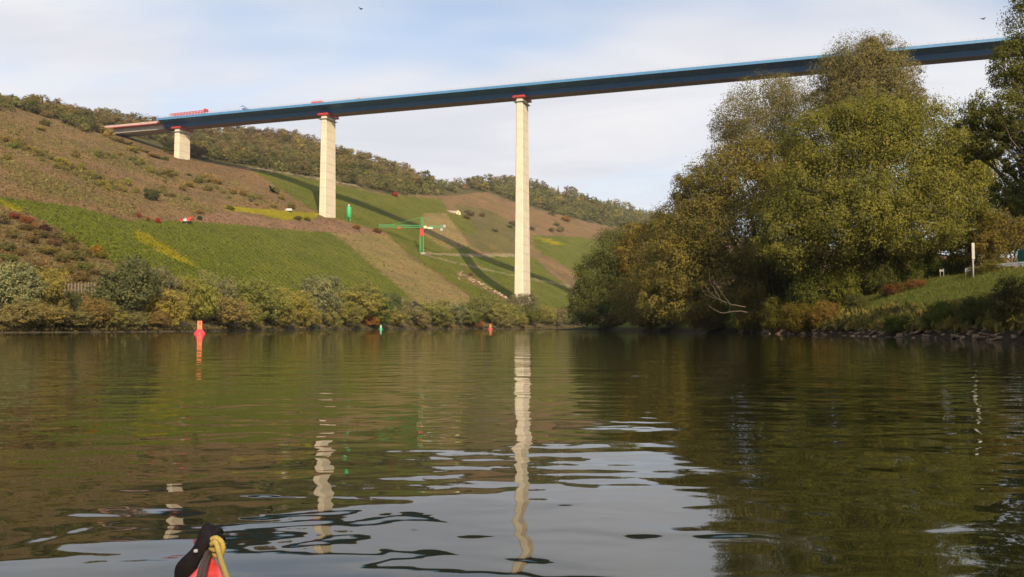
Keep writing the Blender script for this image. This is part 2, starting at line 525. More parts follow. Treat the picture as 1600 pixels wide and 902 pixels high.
V = np.stack([cx_[:, None] + po[None], np.repeat(cy_[:, None], len(po), 1) + po[None] * 0.0, np.where(pz[None] > 0, pz[None] * fade[:, None], pz[None])], -1)
V[..., 2] += np.where(po[None] > 1, rng.normal(0, 0.07, V.shape[:2]), 0)
V[..., 0] += np.where(np.abs(po[None]) < 3, rng.normal(0, 0.25, V.shape[:2]), 0)
nA, nB = V.shape[:2]
ii = np.arange(nA - 1)[:, None] * nB; jj = np.arange(nB - 1)[None]
Q = np.stack([ii + jj, ii + nB + jj, ii + nB + jj + 1, ii + jj + 1], -1).reshape(-1, 4)
me = np_mesh('right_bank', V.reshape(-1, 3), [Q], smooth=True)
m, nt, out = new_mat('bank_turf')
g = nd(nt, 'ShaderNodeNewGeometry').outputs['Position']
sx = nd(nt, 'ShaderNodeSeparateXYZ', {0: g})
n1 = noise(nt, 0.3, 5, 0.6, g); n2 = noise(nt, 3.0, 5, 0.7, g)
grass = mixc(nt, rng_map(nt, n1, 0.35, 0.65), (0.095, 0.125, 0.028), (0.145, 0.150, 0.042))
grass = mixc(nt, rng_map(nt, n2, 0.3, 0.7), mixc(nt, 1.0, grass, (0.6, 0.65, 0.6), 'MULTIPLY'), mixc(nt, 1.0, grass, (1.3, 1.25, 1.2), 'MULTIPLY'))
zn = nd(nt, 'ShaderNodeMath', {0: sx.outputs[2], 1: mul(n2, 1.4)}, operation='ADD').outputs[0]
c = mixc(nt, rng_map(nt, zn, 1.3, 2.1), (0.040, 0.032, 0.022), grass)
p = nd(nt, 'ShaderNodeBsdfDiffuse', {'Color': c})
b = nd(nt, 'ShaderNodeBump', {'Height': n2, 'Strength': 0.8, 'Distance': 0.25})
nt.links.new(b.outputs[0], p.inputs['Normal']); nt.links.new(p.outputs[0], out.inputs[0])
right_bank = tag(link('right_bank', me, m), kind='structure')

# ------------------------------------------------------------------ viaduct
BD = np.array([1.0, -0.327, 0]); BD /= np.linalg.norm(BD)          # along the deck, towards the right bank
BN = np.array([-BD[1], BD[0], 0])                                  # across, away from the camera
B0 = np.array([7.0, 560.0, 0])


def bp_(s_, o_, z): return B0 + BD * s_ + BN * o_ + np.array([0, 0, z])


m, nt, out = new_mat('blue_steel')
mp = nd(nt, 'ShaderNodeTexCoord').outputs['Object']
f1 = noise(nt, 0.12, 5, 0.6, mp)
c = mixc(nt, rng_map(nt, f1, 0.3, 0.7), (0.016, 0.108, 0.290), (0.024, 0.135, 0.340))
p = nd(nt, 'ShaderNodeBsdfPrincipled', {'Base Color': c, 'Roughness': 0.45, 'Specular IOR Level': 0.4}); nt.links.new(p.outputs[0], out.inputs[0])
M_BLUE = m
M_BLUE2 = solid('light_blue_steel', (0.07, 0.21, 0.40), 0.45, 0.1, 0.3)
M_UNDER = solid('primed_soffit', (0.16, 0.10, 0.07), 0.7, 0.2, 0.3)
M_CONC = solid('pier_concrete', (0.64, 0.56, 0.42), 0.85, 0.08, 0.16)
M_CONC2 = solid('fresh_concrete', (0.36, 0.35, 0.34), 0.85, 0.12, 0.3)
M_PINKC = solid('parapet_primer', (0.46, 0.33, 0.30), 0.8, 0.12, 0.3)
M_RUST = solid('red_primer', (0.30, 0.05, 0.04), 0.7, 0.25, 0.5)

bridge = tag(empty('viaduct', tuple(bp_(0, 0, 0))), 'long blue steel viaduct on tall pale concrete piers crossing the river valley', 'bridge')
inv = -bp_(0, 0, 0)


def extrude(prof, stations, closed=True):
    """cross-section of (offset, z) carried along the deck"""
    k = len(prof); S = len(stations)
    V = np.array([[bp_(s_, o_, z) + inv for o_, z in prof] for s_ in stations]).reshape(-1, 3)
    i = np.arange(S - 1)[:, None] * k; j = np.arange(k)[None]; j2 = (j + 1) % k
    Q = np.stack([i + j, i + j2, i + k + j2, i + k + j], -1).reshape(-1, 4)
    mb = MB().add(V, Q)
    mb.Q.append(np.array([[0, 1, 2, 3]])) if k == 4 else None
    if k == 4: mb.Q.append(np.array([[0, 1, 2, 3]]) + (S - 1) * k)
    return mb


S0, S1 = -292.0, 560.0
ST = np.linspace(S0, S1, 60)
ZT, ZB = 162.1, 156.2
extrude([(-14.3, ZT - 0.6), (-14.3, ZT), (14.3, ZT), (14.3, ZT - 0.6), (5.6, ZT - 2.6), (-5.6, ZT - 2.6)], ST).build('deck_slab', M_BLUE, bridge)
mbf = extrude([(-14.6, ZT - 1.5), (-14.6, ZT + 0.25), (-14.32, ZT + 0.25), (-14.32, ZT - 1.5)], ST); mbf.build('fascia', M_BLUE2, bridge)
extrude([(14.32, ZT - 1.5), (14.32, ZT + 0.25), (14.6, ZT + 0.25), (14.6, ZT - 1.5)], ST).build('fascia', M_BLUE2, bridge)
extrude([(-5.5, ZT - 2.61), (5.5, ZT - 2.61), (4.2, ZB + 0.3), (-4.2, ZB + 0.3)], ST).build('box_girder', M_BLUE, bridge)
extrude([(-4.5, ZB + 0.3), (4.5, ZB + 0.3), (4.5, ZB), (-4.5, ZB)], ST).build('bottom_flange', M_UNDER, bridge)
# cantilever brackets under the slab edge and web stiffeners
mbr = MB()
for s_ in np.arange(S0 + 4, S1, 4.4):
    for sg in (-1, 1):
        a = bp_(s_, sg * 14.2, ZT - 0.75) + inv; b_ = bp_(s_, sg * 5.6, ZT - 2.75) + inv
        mbr.bar(a, b_, 0.12, 0.35)
tag(mbr.build('bracket', M_BLUE, bridge), kind='stuff')
mbr = MB()
for s_ in np.arange(S0 + 1, S1, 3.5):
    for sg in (-1, 1):
        mbr.bar(bp_(s_, sg * 14.4, ZT + 0.25) + inv, bp_(s_, sg * 14.4, ZT + 1.5) + inv, 0.16)
for sg in (-1, 1):
    for dz in (0.8, 1.45):
        mbr.bar(bp_(S0, sg * 14.4, ZT + dz) + inv, bp_(S1, sg * 14.4, ZT + dz) + inv, 0.06)
tag(mbr.build('railing', M_GREY, bridge), kind='stuff')
# unpainted approach at the hillside end
SA = np.linspace(-350, S0 - 0.05, 8)
extrude([(-11.0, 159.6), (-11.0, 161.2), (11.0, 161.2), (11.0, 159.6)], SA).build('approach_parapet', M_PINKC, bridge)
extrude([(-8.0, 159.58), (8.0, 159.58), (6.5, 155.6), (-6.5, 155.6)], SA).build('approach_girder', M_CONC2, bridge)
extrude([(-11.1, 159.0), (-11.1, 159.57), (-8.1, 159.57), (-8.1, 159.0)], SA).build('formwork_beam', M_RUST, bridge)


def pier(s_, zbase, wa0, wp0, wa1, wp1, lift, ztop):
    """chamfered tapering shaft built in concrete lifts, with red work platforms at its head"""
    pr = MB()
    H = ztop - zbase
    root = None
    zs = np.arange(zbase, ztop - 0.01, lift); zs = np.append(zs, ztop)

    def ring(z, g=0.0):
        t = ((ztop - z) / 140.0) ** 1.25
        a = (wa0 + (wa1 - wa0) * t) / 2 - g; p_ = (wp0 + (wp1 - wp0) * t) / 2 - g; c_ = 0.5
        return [bp_(s_ + u, v, z) + inv for u, v in ((-a, -p_ + c_), (-a + c_, -p_), (a - c_, -p_), (a, -p_ + c_), (a, p_ - c_), (a - c_, p_), (-a + c_, p_), (-a, p_ - c_))]

    def shell(z0, z1, g):
        V = np.array(ring(z0, g) + ring(z1, g)); j = np.arange(8); j2 = (j + 1) % 8
        return V, np.stack([j, j2, 8 + j2, 8 + j], -1)
    V, Q_ = shell(zbase, ztop - 0.3, 0.22)
    core = MB().add(V, Q_).build('pier', M_CONC, bridge)
    for a, b_ in zip(zs[:-1], zs[1:]):
        V, Q_ = shell(a + 0.08, b_ - 0.08, 0.0)
        jj_ = np.arange(8)
        mb = MB().add(V, Q_)
        mb.add(np.array(ring(b_ - 0.08) + ring(b_ - 0.03, 0.27)), np.stack([jj_, (jj_ + 1) % 8, 8 + (jj_ + 1) % 8, 8 + jj_], -1))
        mb.add(np.array(ring(a + 0.03, 0.27) + ring(a + 0.08)), np.stack([jj_, (jj_ + 1) % 8, 8 + (jj_ + 1) % 8, 8 + jj_], -1))
        mb.build('concrete_lift', M_CONC, core)
    ax = [BD, BN, (0, 0, 1)]
    MB().box(bp_(s_, 0, ztop + 0.35) + inv, (wa0 - 0.6, wp0 - 3, 0.7), ax).build('bearing_block', M_CONC2, core)
    mb = MB()
    for o_ in (-wp0 / 2 - 0.4, wp0 / 2 + 0.4):
        mb.box(bp_(s_, o_, ztop + 0.2) + inv, (wa0 + 4.2, 1.8, 0.35), ax)
    for u in (-1, 1):
        mb.box(bp_(s_ + u * (wa0 / 2 + 1.1), 0, ztop + 0.2) + inv, (1.8, wp0 - 1.1, 0.35), ax)
        for o_ in np.linspace(-wp0 / 2 - 1.1, wp0 / 2 + 1.1, 7):
            mb.bar(bp_(s_ + u * (wa0 / 2 + 1.9), o_, ztop + 0.4) + inv, bp_(s_ + u * (wa0 / 2 + 1.9), o_, ztop + 1.6) + inv, 0.12)
        mb.box(bp_(s_ + u * (wa0 / 2 + 1.9), 0, ztop + 1.1) + inv, (0.08, wp0 + 2.4, 1.0), ax)
    for o_ in (-wp0 / 2 - 1.2, wp0 / 2 + 1.2):
        mb.box(bp_(s_, o_, ztop + 1.1) + inv, (wa0 + 3.8, 0.08, 1.0), ax)
    mb.build('work_platform', M_RED, core)
    mb = MB()
    mb.box(bp_(s_, -wp0 / 2 - 0.5, ztop - 2.6) + inv, (wa0 + 3.4, 1.2, 0.3), ax)
    mb.box(bp_(s_ + wa0 / 2 + 0.7, 0, ztop - 2.6) + inv, (1.6, wp0, 0.3), ax)
    mb.box(bp_(s_ - wa0 / 2 - 0.7, 0, ztop - 2.6) + inv, (1.6, wp0, 0.3), ax)
    mb.build('lower_platform', M_GREY, core)


ZP = ZB - 1.0
pier(0.0, 8.0, 4.6, 13.5, 6.4, 17.5, 6.0, ZP)
pier(-149.7, 66.0, 4.6, 13.5, 6.4, 17.5, 6.0, ZP)
pier(-279.6, 126.0, 4.6, 13.0, 6.4, 17.5, 6.0, ZP)


# ------------------------------------------------------------------ foliage
def unit(n):
    v = rng.normal(size=(n, 3)); return v / np.linalg.norm(v, axis=1)[:, None]


def leaves(blobs, n, L, wd=0.45, clump=0.30, per=60, droop=0.3, fill=0.55, outward=0.8):
    """leaf-sized faces grouped in clumps over ellipsoid blobs (cx,cy,cz,rx,ry,rz); returns V, Q, v"""
    B = np.array(blobs, float)
    vol = (B[:, 3] * B[:, 4] + B[:, 4] * B[:, 5] + B[:, 3] * B[:, 5])
    nb = rng.choice(len(B), max(1, n // per), p=vol / vol.sum())
    d = unit(len(nb)); d[:, 2] += 0.12
    rad = fill + (1.08 - fill) * rng.random(len(nb)) ** 0.55
    c = B[nb, :3] + d * B[nb, 3:] * rad[:, None]
    cr = B[nb, 3:].min(1) * clump * rng.uniform(0.55, 1.35, len(nb))
    cv = rng.normal(0, 0.22, len(nb)) + (rng.random(len(nb)) < 0.12) * rng.uniform(0, 0.35, len(nb))  # random clump tones, also imitating sunlit and shaded leaf masses in the colour
    k = np.repeat(np.arange(len(nb)), per)
    N = len(k)
    u = unit(N)
    r = rng.random(N) ** 0.45
    p = c[k] + u * (cr[k] * r)[:, None] * np.array([1.15, 1.15, 0.85])
    p[:, 2] -= droop * cr[k] * rng.random(N) ** 2
    out = (p - B[nb[k], :3]) / B[nb[k], 3:]
    out /= np.linalg.norm(out, axis=1)[:, None] + 1e-6
    nrm = outward * (0.75 * u + 0.55 * out + np.array([0, 0, 0.25])) + 0.5 * unit(N)
    nrm /= np.linalg.norm(nrm, axis=1)[:, None]
    t = unit(N); t[:, 2] -= droop * 1.5
    t -= nrm * (t * nrm).sum(1)[:, None]; t /= np.linalg.norm(t, axis=1)[:, None] + 1e-6
    b = np.cross(nrm, t)
    l = L * rng.uniform(0.6, 1.35, N)[:, None]
    V = np.stack([p - t * l / 2, p + b * l * wd / 2, p + t * l / 2, p - b * l * wd / 2], 1).reshape(-1, 3)
    v = np.clip(0.42 + cv[k] + rng.normal(0, 0.08, N), 0, 1)
    return V, np.arange(N * 4).reshape(-1, 4), np.repeat(v, 4)


def limb(mb, a, b, r0, r1, sag=0.08, n=6, wob=0.04):
    a = np.asarray(a, float); b = np.asarray(b, float); L = np.linalg.norm(b - a)
    t = np.linspace(0, 1, n)
    P = a + (b - a) * t[:, None] + rng.normal(0, wob * L, (n, 3)) * (t * (1 - t) * 2)[:, None]
    P[:, 2] += sag * L * np.sin(t * math.pi)
    mb.tube(P, r0 + (r1 - r0) * t, 6)
    return P


def round_blobs(seed, wide=0.5, low=0.18, n=9):
    r = np.random.default_rng(seed)
    out = [(0, 0, 0.55, wide * 0.72, wide * 0.72, 0.36)]
    for i in range(n):
        a = i * 2.4 + r.uniform(-0.4, 0.4); z = low + 0.12 + (0.9 - low - 0.2) * ((i + 0.5) / n)
        q = wide * 0.62 * math.sqrt(max(0.15, 1 - ((z - 0.45) / 0.55) ** 2))
        s_ = r.uniform(0.15, 0.24)
        out.append((q * math.cos(a), q * math.sin(a), z, s_ * wide * 2, s_ * wide * 2, s_))
    return out


def stem_mesh(seed, blobs, h0=0.3, r=0.022):
    mb = MB()
    limb(mb, (0, 0, -0.08), (0.01, 0.0, h0 + 0.15), r, r * 0.7)
    for b in blobs[1:]:
        limb(mb, (0, 0, h0 * 0.8), (b[0], b[1], b[2]), r * 0.5, r * 0.15)
    me = np_mesh('trunk', np.vstack(mb.V), [np.vstack(mb.Q), np.vstack(mb.T)], True)
    me.materials.append(M_BARK)
    return me


def crown_mesh(blobs, n, L, **k):
    V, Q_, v = leaves(blobs, n, L, **k)
    me = np_mesh('crown', V, [Q_], False, v)
    me.materials.append(M_LEAF)
    return me


BANKM = []
for i in range(6):
    bl = round_blobs(40 + i, wide=0.5, low=0.10, n=10 + i)
    BANKM.append((crown_mesh(bl, 12000, 0.046, clump=0.42, per=44, fill=0.55, droop=0.35), stem_mesh(i, bl)))
BUSHM = []
for i in range(4):
    bl = [(x, y, max(0.25, z - 0.18), a, b, c) for x, y, z, a, b, c in round_blobs(80 + i, wide=0.5, low=0.0, n=8)]
    BUSHM.append((crown_mesh(bl, 3600, 0.075, clump=0.45, per=26, fill=0.5), stem_mesh(20 + i, bl, 0.12, 0.014)))
# closer bushes of the right bank carry finer leaves
NEARM = []
for i in range(4):
    bl = [(x, y, max(0.22, z - 0.15), a, b, c) for x, y, z, a, b, c in round_blobs(180 + i, wide=0.5, low=0.0, n=12)]
    NEARM.append((crown_mesh(bl, 15000, 0.042, clump=0.5, per=40, fill=0.35, wd=0.4), stem_mesh(30 + i, bl, 0.12, 0.012)))


def plant(name, lib, i, loc, w, h, color, label, cat, group=None, rz=None):
    o = empty(name, tuple(loc), rng.uniform(0, 6.28) if rz is None else rz)
    o.scale = (w, w, h)
    tag(o, label, cat, group)
    cm, sm = lib[i % len(lib)]
    c = link('crown', cm, None, o, color)
    link('trunk', sm, None, o)
    return o


OL = (0.235, 0.210, 0.072); OLG = (0.185, 0.185, 0.062); GRG = (0.130, 0.120, 0.060); DKG = (0.110, 0.114, 0.062); YEL = (0.265, 0.225, 0.065)
BRN = (0.230, 0.185, 0.080); ORG = (0.34, 0.15, 0.05); PALE = (0.225, 0.205, 0.115); GBR = (0.205, 0.180, 0.100); GRN = (0.130, 0.145, 0.038)

# left bank, photo pixels: x, top, foot, half width, colour, distance inland, words
LB = [
    (12, 408, 517, 46, PALE, 8, 'pale silvery willow at the left end of the far bank'),
    (62, 418, 514, 36, OL, 9, 'olive tree just right of the pale silvery bank willow'),
    (28, 470, 518, 34, BRN, 4, 'brown shrub at the water below the pale silvery willow'),
    (78, 474, 518, 34, BRN, 4, 'low russet shrub by the water under the olive bank tree'),
    (118, 486, 518, 30, BRN, 4, 'brown waterside shrub in front of the small fence'),
    (112, 452, 500, 15, DKG, 11, 'small dark green bush standing before the fence posts'),
    (150, 466, 517, 26, (0.22, 0.165, 0.06), 5, 'ochre bush left of the big dark grey-green willow'),
    (195, 402, 516, 47, DKG, 8, 'largest dark grey-green willow on the left bank'),
    (176, 480, 517, 22, OL, 4, 'olive shrub at the foot of the largest dark willow'),
    (212, 486, 517, 18, GBR, 4, 'grey-brown shrub right of the foot of the largest dark willow'),
    (246, 416, 500, 30, GBR, 16, 'dull tree rising behind and right of the largest dark willow'),
    (260, 450, 516, 30, YEL, 7, 'yellowish round tree between the dark willow and the red buoy'),
    (247, 486, 517, 18, BRN, 4, 'russet shrub below the yellowish round tree'),
    (285, 430, 505, 26, OL, 14, 'olive tree standing behind the near red buoy, to its left'),
    (312, 430, 512, 26, YEL, 10, 'golden leaved tree straight above the near red buoy'),
    (340, 428, 508, 32, GBR, 14, 'dark brownish tree right of the golden leaved tree'),
    (352, 462, 516, 34, BRN, 6, 'broad orange-brown willow at the water right of the near red buoy'),
    (392, 432, 512, 36, OLG, 12, 'tall olive green tree right of the broad orange-brown willow'),
    (385, 474, 515, 26, OL, 6, 'olive shrub at the foot of the tall olive green tree'),
    (422, 444, 513, 34, OL, 10, 'rounded olive tree left of the yellow-green bank tree'),
    (440, 474, 515, 20, YEL, 5, 'small yellowish bush below the rounded olive tree'),
    (458, 452, 513, 28, YEL, 9, 'yellow-green tree left of the grey-brown dome shaped tree'),
    (500, 428, 511, 33, GBR, 12, 'grey-brown dome shaped tree, tallest in the middle of the bank'),
    (474, 468, 514, 18, OL, 6, 'small olive tree in front of the grey-brown dome, left side'),
    (487, 482, 515, 17, YEL, 4, 'yellow bush by the water under the grey-brown dome'),
    (516, 480, 515, 14, BRN, 4, 'narrow brown bush by the water right of the yellow one'),
    (562, 444, 512, 38, OL, 12, 'wide yellow-olive tree right of the grey-brown dome'),
    (543, 474, 514, 24, OL, 6, 'olive shrub under the wide yellow-olive tree, left side'),
    (590, 472, 513, 22, GRN, 7, 'fresh green tree at the right foot of the wide yellow-olive tree'),
    (613, 454, 490, 14, DKG, 18, 'small dark green tree against the vineyard edge'),
    (580, 494, 514.5, 14, ORG, 3, 'bright orange bush at the water left of the green buoy'),
    (638, 466, 511, 24, GBR, 10, 'dull tree below the end of the ploughed strip'),
    (618, 482, 513, 18, OL, 6, 'olive bush right of the green buoy'),
    (674, 470, 511, 30, OL, 9, 'olive tree at the lower end of the ploughed strip'),
    (655, 486, 513, 18, BRN, 5, 'brown waterside bush left of the second orange bush'),
    (710, 472, 511, 24, GBR, 9, 'dull willow left of the far red buoy'),
    (694, 488, 513, 18, OL, 4, 'low olive willow at the water left of the far red buoy'),
    (740, 462, 509, 26, OLG, 12, 'olive green tree above the second orange bush'),
    (764, 463, 508, 22, OL, 14, 'olive tree above the far red buoy'),
    (730, 486, 512, 20, GRN, 6, 'green bush left of the second orange bush'),
    (746, 500, 513.5, 10, ORG, 3, 'second small orange bush at the water left of the far red buoy'),
    (783, 482, 511, 18, BRN, 7, 'brownish willow left of the foot of the tallest pier'),
    (816, 458, 503, 24, GBR, 30, 'dark domed tree hiding the foot of the tallest pier'),
    (798, 474, 509, 20, OL, 16, 'olive tree in front of the left edge of the tallest pier'),
    (829, 480, 511, 19, GRN, 8, 'rounded green willow right of the tallest pier'),
    (812, 492, 512.5, 14, OL, 5, 'low olive willow at the water under the tallest pier'),
    (850, 476, 510, 18, OL, 14, 'olive tree second right of the tallest pier'),
    (868, 480, 511, 18, GBR, 9, 'greyish willow third right of the tallest pier'),
    (888, 474, 510, 18, OLG, 16, 'olive tree beside the wooded point of the right bank'),
    (905, 482, 511, 20, OL, 12, 'olive tree partly hidden by the wooded point'),
]
for i, (x, yt, yf, hw, colr, inl, lab) in enumerate(LB):
    Db = np.interp(x, BANKD[:, 0], BANKD[:, 2]) + (inl if inl > 7 else inl * 0.45)
    inl = inl if inl > 7 else inl * 0.45
    base = pt(float(x), float(yf), Db)
    # stand on the hillside ground
    zg = 0.4 + 0.16 * inl
    base[2] = min(zg, 6.0) - 0.2
    top = pt(float(x), float(yt), Db)[2]
    w = 2.15 * hw * Db / F
    cj = tuple(np.array(colr) * np.array([1.16, 1.20, 1.12]) * rng.uniform(0.93, 1.08, 3))
    plant('riverside_tree' if hw > 19 else 'riverside_bush', BANKM, i, base, w, (top - base[2]) * 1.02, cj, lab, 'tree' if hw > 19 else 'bush', 'trees and bushes along the left bank')

# low fringe of weeds and brush at the foot of the left bank: uncountable
xs = rng.uniform(-200, 920, 11000)
Db = np.interp(xs, BANKD[:, 0], BANKD[:, 2]) + rng.uniform(0.3, 9, len(xs))
base = np.stack([(xs - CX) * Db / F, Db, 0.35 + 0.12 * rng.random(len(xs))], -1)


def tufts(P, size, k, tall=1.0, wd=0.28):
    """k crossed leaf faces per point"""
    N = len(P) * k
    p = np.repeat(P, k, 0) + rng.normal(0, 1, (N, 3)) * np.repeat(size, k)[:, None] * np.array([0.45, 0.45, 0.15])
    l = np.repeat(size, k) * rng.uniform(0.6, 1.4, N)
    p[:, 2] += l * 0.4 * tall
    n_ = unit(N); t = unit(N) * 0.7; t[:, 2] += tall
    t -= n_ * (t * n_).sum(1)[:, None]; t /= np.linalg.norm(t, axis=1)[:, None] + 1e-6
    b = np.cross(n_, t); l = l[:, None]
    V = np.stack([p - t * l / 2, p + b * l * wd, p + t * l / 2, p - b * l * wd], 1).reshape(-1, 3)
    return V, np.arange(N * 4).reshape(-1, 4)


V, Q_ = tufts(base, rng.uniform(0.25, 0.6, len(base)) * (1 + 0.6 * (rng.random(len(base)) < 0.2)) * (0.6 + Db / 450), 3)
me = np_mesh('bank_brush', V, [Q_], False, np.repeat(np.clip(rng.normal(0.45, 0.25, len(V) // 4), 0, 1), 4)); me.materials.append(M_LEAF)
tag(link('bank_brush', me, None, None, (0.155, 0.130, 0.055)), 'low brush and weeds along the waterline of the left bank', 'undergrowth', kind='stuff')

# vines in rows down the slope
vx, vy = [], []
for poly, (ax, ay), sp in ((FRONT, (0.775, 0.632), 4.6), (UPPER, (0.86, 0.51), 3.0), (TRI, (0.5, 0.86), 3.0), (LOWER, (0.80, 0.60), 3.0), (RIGHTG, (0.86, 0.5), 2.6)):
    P = np.array(poly); P = P[P[:, 0] > -200]
    u = P @ np.array([ax, ay]); w_ = P @ np.array([-ay, ax])
    U, Wv = np.meshgrid(np.arange(u.min(), u.max(), 1.15), np.arange(w_.min(), w_.max(), sp))
    U = U + rng.uniform(-0.7, 0.7, U.shape); Wv = Wv + rng.normal(0, 0.25, Wv.shape)
    X = U * ax - Wv * ay; Y = U * ay + Wv * ax
    kk = inpoly(X, Y, poly) & (X > -180) & (X < 960)
    vx.append(X[kk]); vy.append(Y[kk])
vx = np.concatenate(vx); vy = np.concatenate(vy)
HP = hill(vx, vy)
yel = np.zeros(len(vx), bool)
for c_, poly in FIELDS:
    if c_ in (C_YEL,): yel |= inpoly(vx + rng.normal(0, 2, len(vx)), vy + rng.normal(0, 2, len(vx)), poly)
V, Q_ = tufts(HP, rng.uniform(0.6, 1.0, len(HP)), 3, 0.5)
vv = np.repeat(np.clip(rng.normal(0.45, 0.15, len(V) // 12), 0, 1), 12)
yv = np.repeat(yel, 12)
for nm, msk, colr, lab in (('vine_rows', ~yv, (0.140, 0.172, 0.023), 'green grapevines in close rows down the hillside'), ('yellowed_vines', yv, (0.25, 0.22, 0.018), 'yellowed grapevines in a strip across the green vineyard')):
    Vm = V[msk]
    me = np_mesh(nm, Vm, [np.arange(len(Vm)).reshape(-1, 4)], False, vv[msk]); me.materials.append(M_LEAF)
    tag(link(nm, me, None, None, colr), lab, 'vines', kind='stuff')

# scrub on the fallow slopes
sx_ = rng.uniform(-180, 960, 60000); sy_ = rng.uniform(140, 505, 60000)
base = np.tile(np.array(C_BROWN), (len(sx_), 1)); base = paint(sx_, sy_, base)
isb = np.isclose(base, C_BROWN).all(1) | np.isclose(base, C_DARK).all(1) | np.isclose(base, C_DULL).all(1) | np.isclose(base, C_PINK).all(1) | (np.isclose(base, C_FALLOW).all(1) & (rng.random(len(sx_)) < 0.5))
sk = np.interp(sx_, SKYL[:, 0], SKYL[:, 1])
isb &= sy_ > sk + 4
SPt = hill(sx_[isb], sy_[isb])
V, Q_ = tufts(SPt, rng.uniform(0.3, 0.95, len(SPt)), 4, 0.5)
me = np_mesh('hillside_scrub', V, [Q_], False, np.repeat(np.clip(rng.normal(0.45, 0.3, len(V) // 4), 0, 1), 4)); me.materials.append(M_LEAF)
tag(link('hillside_scrub', me, None, None, (0.190, 0.132, 0.064)), 'dry brown scrub and weeds over the fallow slopes', 'scrub', kind='stuff')

# ------------------------------------------------------------------ forest on the ridges
FORM = []
for i in range(5):
    bl = [(0, 0, 0.5, 0.4, 0.4, 0.42)] + [(0.26 * math.cos(a), 0.26 * math.sin(a), z, 0.22, 0.22, 0.2) for a, z in zip(rng.uniform(0, 6.28, 8), rng.uniform(0.3, 0.82, 8))]
    V, Q_, v = leaves(bl, 900, 0.085, wd=0.6, clump=0.45, per=15, fill=0.75, droop=0.1, outward=1.2)
    FORM.append((V, Q_, v))
CON = []
for i in range(2):
    V_, v_ = [], []
    for lev in np.linspace(0.08, 0.97, 16):
        rr = 0.30 * (1.02 - lev); nn = int(6 + 18 * (1 - lev))
        a = rng.uniform(0, 6.28, nn); c_ = np.stack([np.cos(a), np.sin(a), 0 * a], -1)
        t_ = np.stack([-np.sin(a), np.cos(a), 0 * a], -1)
        o_ = np.array([0, 0, lev]); L_ = rr * rng.uniform(0.8, 1.2, nn)[:, None]
        V_.append(np.stack([o_ + 0 * c_, o_ + c_ * L_ * 0.6 + t_ * 0.05 - [0, 0, 0.02], o_ + c_ * L_ - [0, 0, 0.07], o_ + c_ * L_ * 0.6 - t_ * 0.05 - [0, 0, 0.02]], 1).reshape(-1, 3))
        v_.append(np.full(nn * 4, rng.uniform(0.2, 0.6)))
    V_ = np.vstack(V_)
    CON.append((V_, np.arange(len(V_)).reshape(-1, 4), np.concatenate(v_)))

EDGE = [(-180, 146), (0, 172), (60, 178), (130, 204), (200, 222), (250, 236), (290, 246), (330, 252), (390, 262), (480, 276), (560, 291), (600, 301), (640, 305), (700, 304), (720, 298), (760, 300), (800, 314), (850, 332), (900, 345), (960, 356), (1000, 364), (1060, 372)]
EDGE = np.array(EDGE, float)
pts = []
x = -170.0
y_rows = {}
fxs, fys = [], []
for xx in np.arange(-170, 1060, 7.0):
    ys = np.interp(xx, SKYL[:, 0], SKYL[:, 1]); ye = np.interp(xx, EDGE[:, 0], EDGE[:, 1])
    y = ys + 1.0; k = 0
    while y < ye:
        fxs.append(xx + rng.uniform(-5, 5)); fys.append(y + rng.uniform(-1.5, 1.5)); y += rng.uniform(5.0, 8.0)
fxs = np.array(fxs); fys = np.maximum(np.array(fys), np.interp(fxs, SKYL[:, 0], SKYL[:, 1]) + 0.5)
FP = hill(fxs, fys)
ok = ~((fxs > 140) & (fxs < 264) & (FP[:, 1] < 705))
fxs, fys, FP = fxs[ok], fys[ok], FP[ok]
Dd = FP[:, 1]
hgt_ = rng.uniform(8.5, 13.5, len(FP)) * np.where(fxs < 40, 0.7, 1.0) * np.clip(Dd / 1000, 1.0, 1.5)
wid_ = hgt_ * rng.uniform(0.95, 1.3, len(FP))
sz = wid_ / Dd
# woods turn browner to the left and upslope, greener along their lower edge
low = np.clip((fys - np.interp(fxs, SKYL[:, 0], SKYL[:, 1])) / (np.interp(fxs, EDGE[:, 0], EDGE[:, 1]) - np.interp(fxs, SKYL[:, 0], SKYL[:, 1]) + 1), 0, 1)
brn = np.clip(0.62 - 0.55 * low - 0.35 * np.clip((fxs - 450) / 300, 0, 1) + rng.normal(0, 0.28, len(fxs)), 0, 1)
brn[fxs < 60] *= 0.4
fcol = np.array([(0.150, 0.152, 0.056)]) * (1 - brn)[:, None] + np.array([(0.215, 0.140, 0.080)]) * brn[:, None]
fcol *= rng.uniform(0.75, 1.25, (len(fxs), 1))
yl = rng.random(len(fxs)) < 0.05
fcol[yl] = (0.26, 0.20, 0.06)
con = (fxs > 860) & (low < 0.16) & (rng.random(len(fxs)) < 0.5)
fcol[con] = (0.05, 0.06, 0.035)
order = np.argsort(-sz)
fmes = []
for V, Q_, v in FORM:
    me = np_mesh('forest_tree', V, [Q_], False, v); me.materials.append(M_LEAF); fmes.append(me)
cmes = []
for V, Q_, v in CON:
    me = np_mesh('conifer', V, [Q_], False, v); me.materials.append(M_LEAF); cmes.append(me)
rank = np.empty(len(order), int); rank[order] = np.arange(len(order))
mV, mQ, mv, mc, nn = [], [], [], [], 0
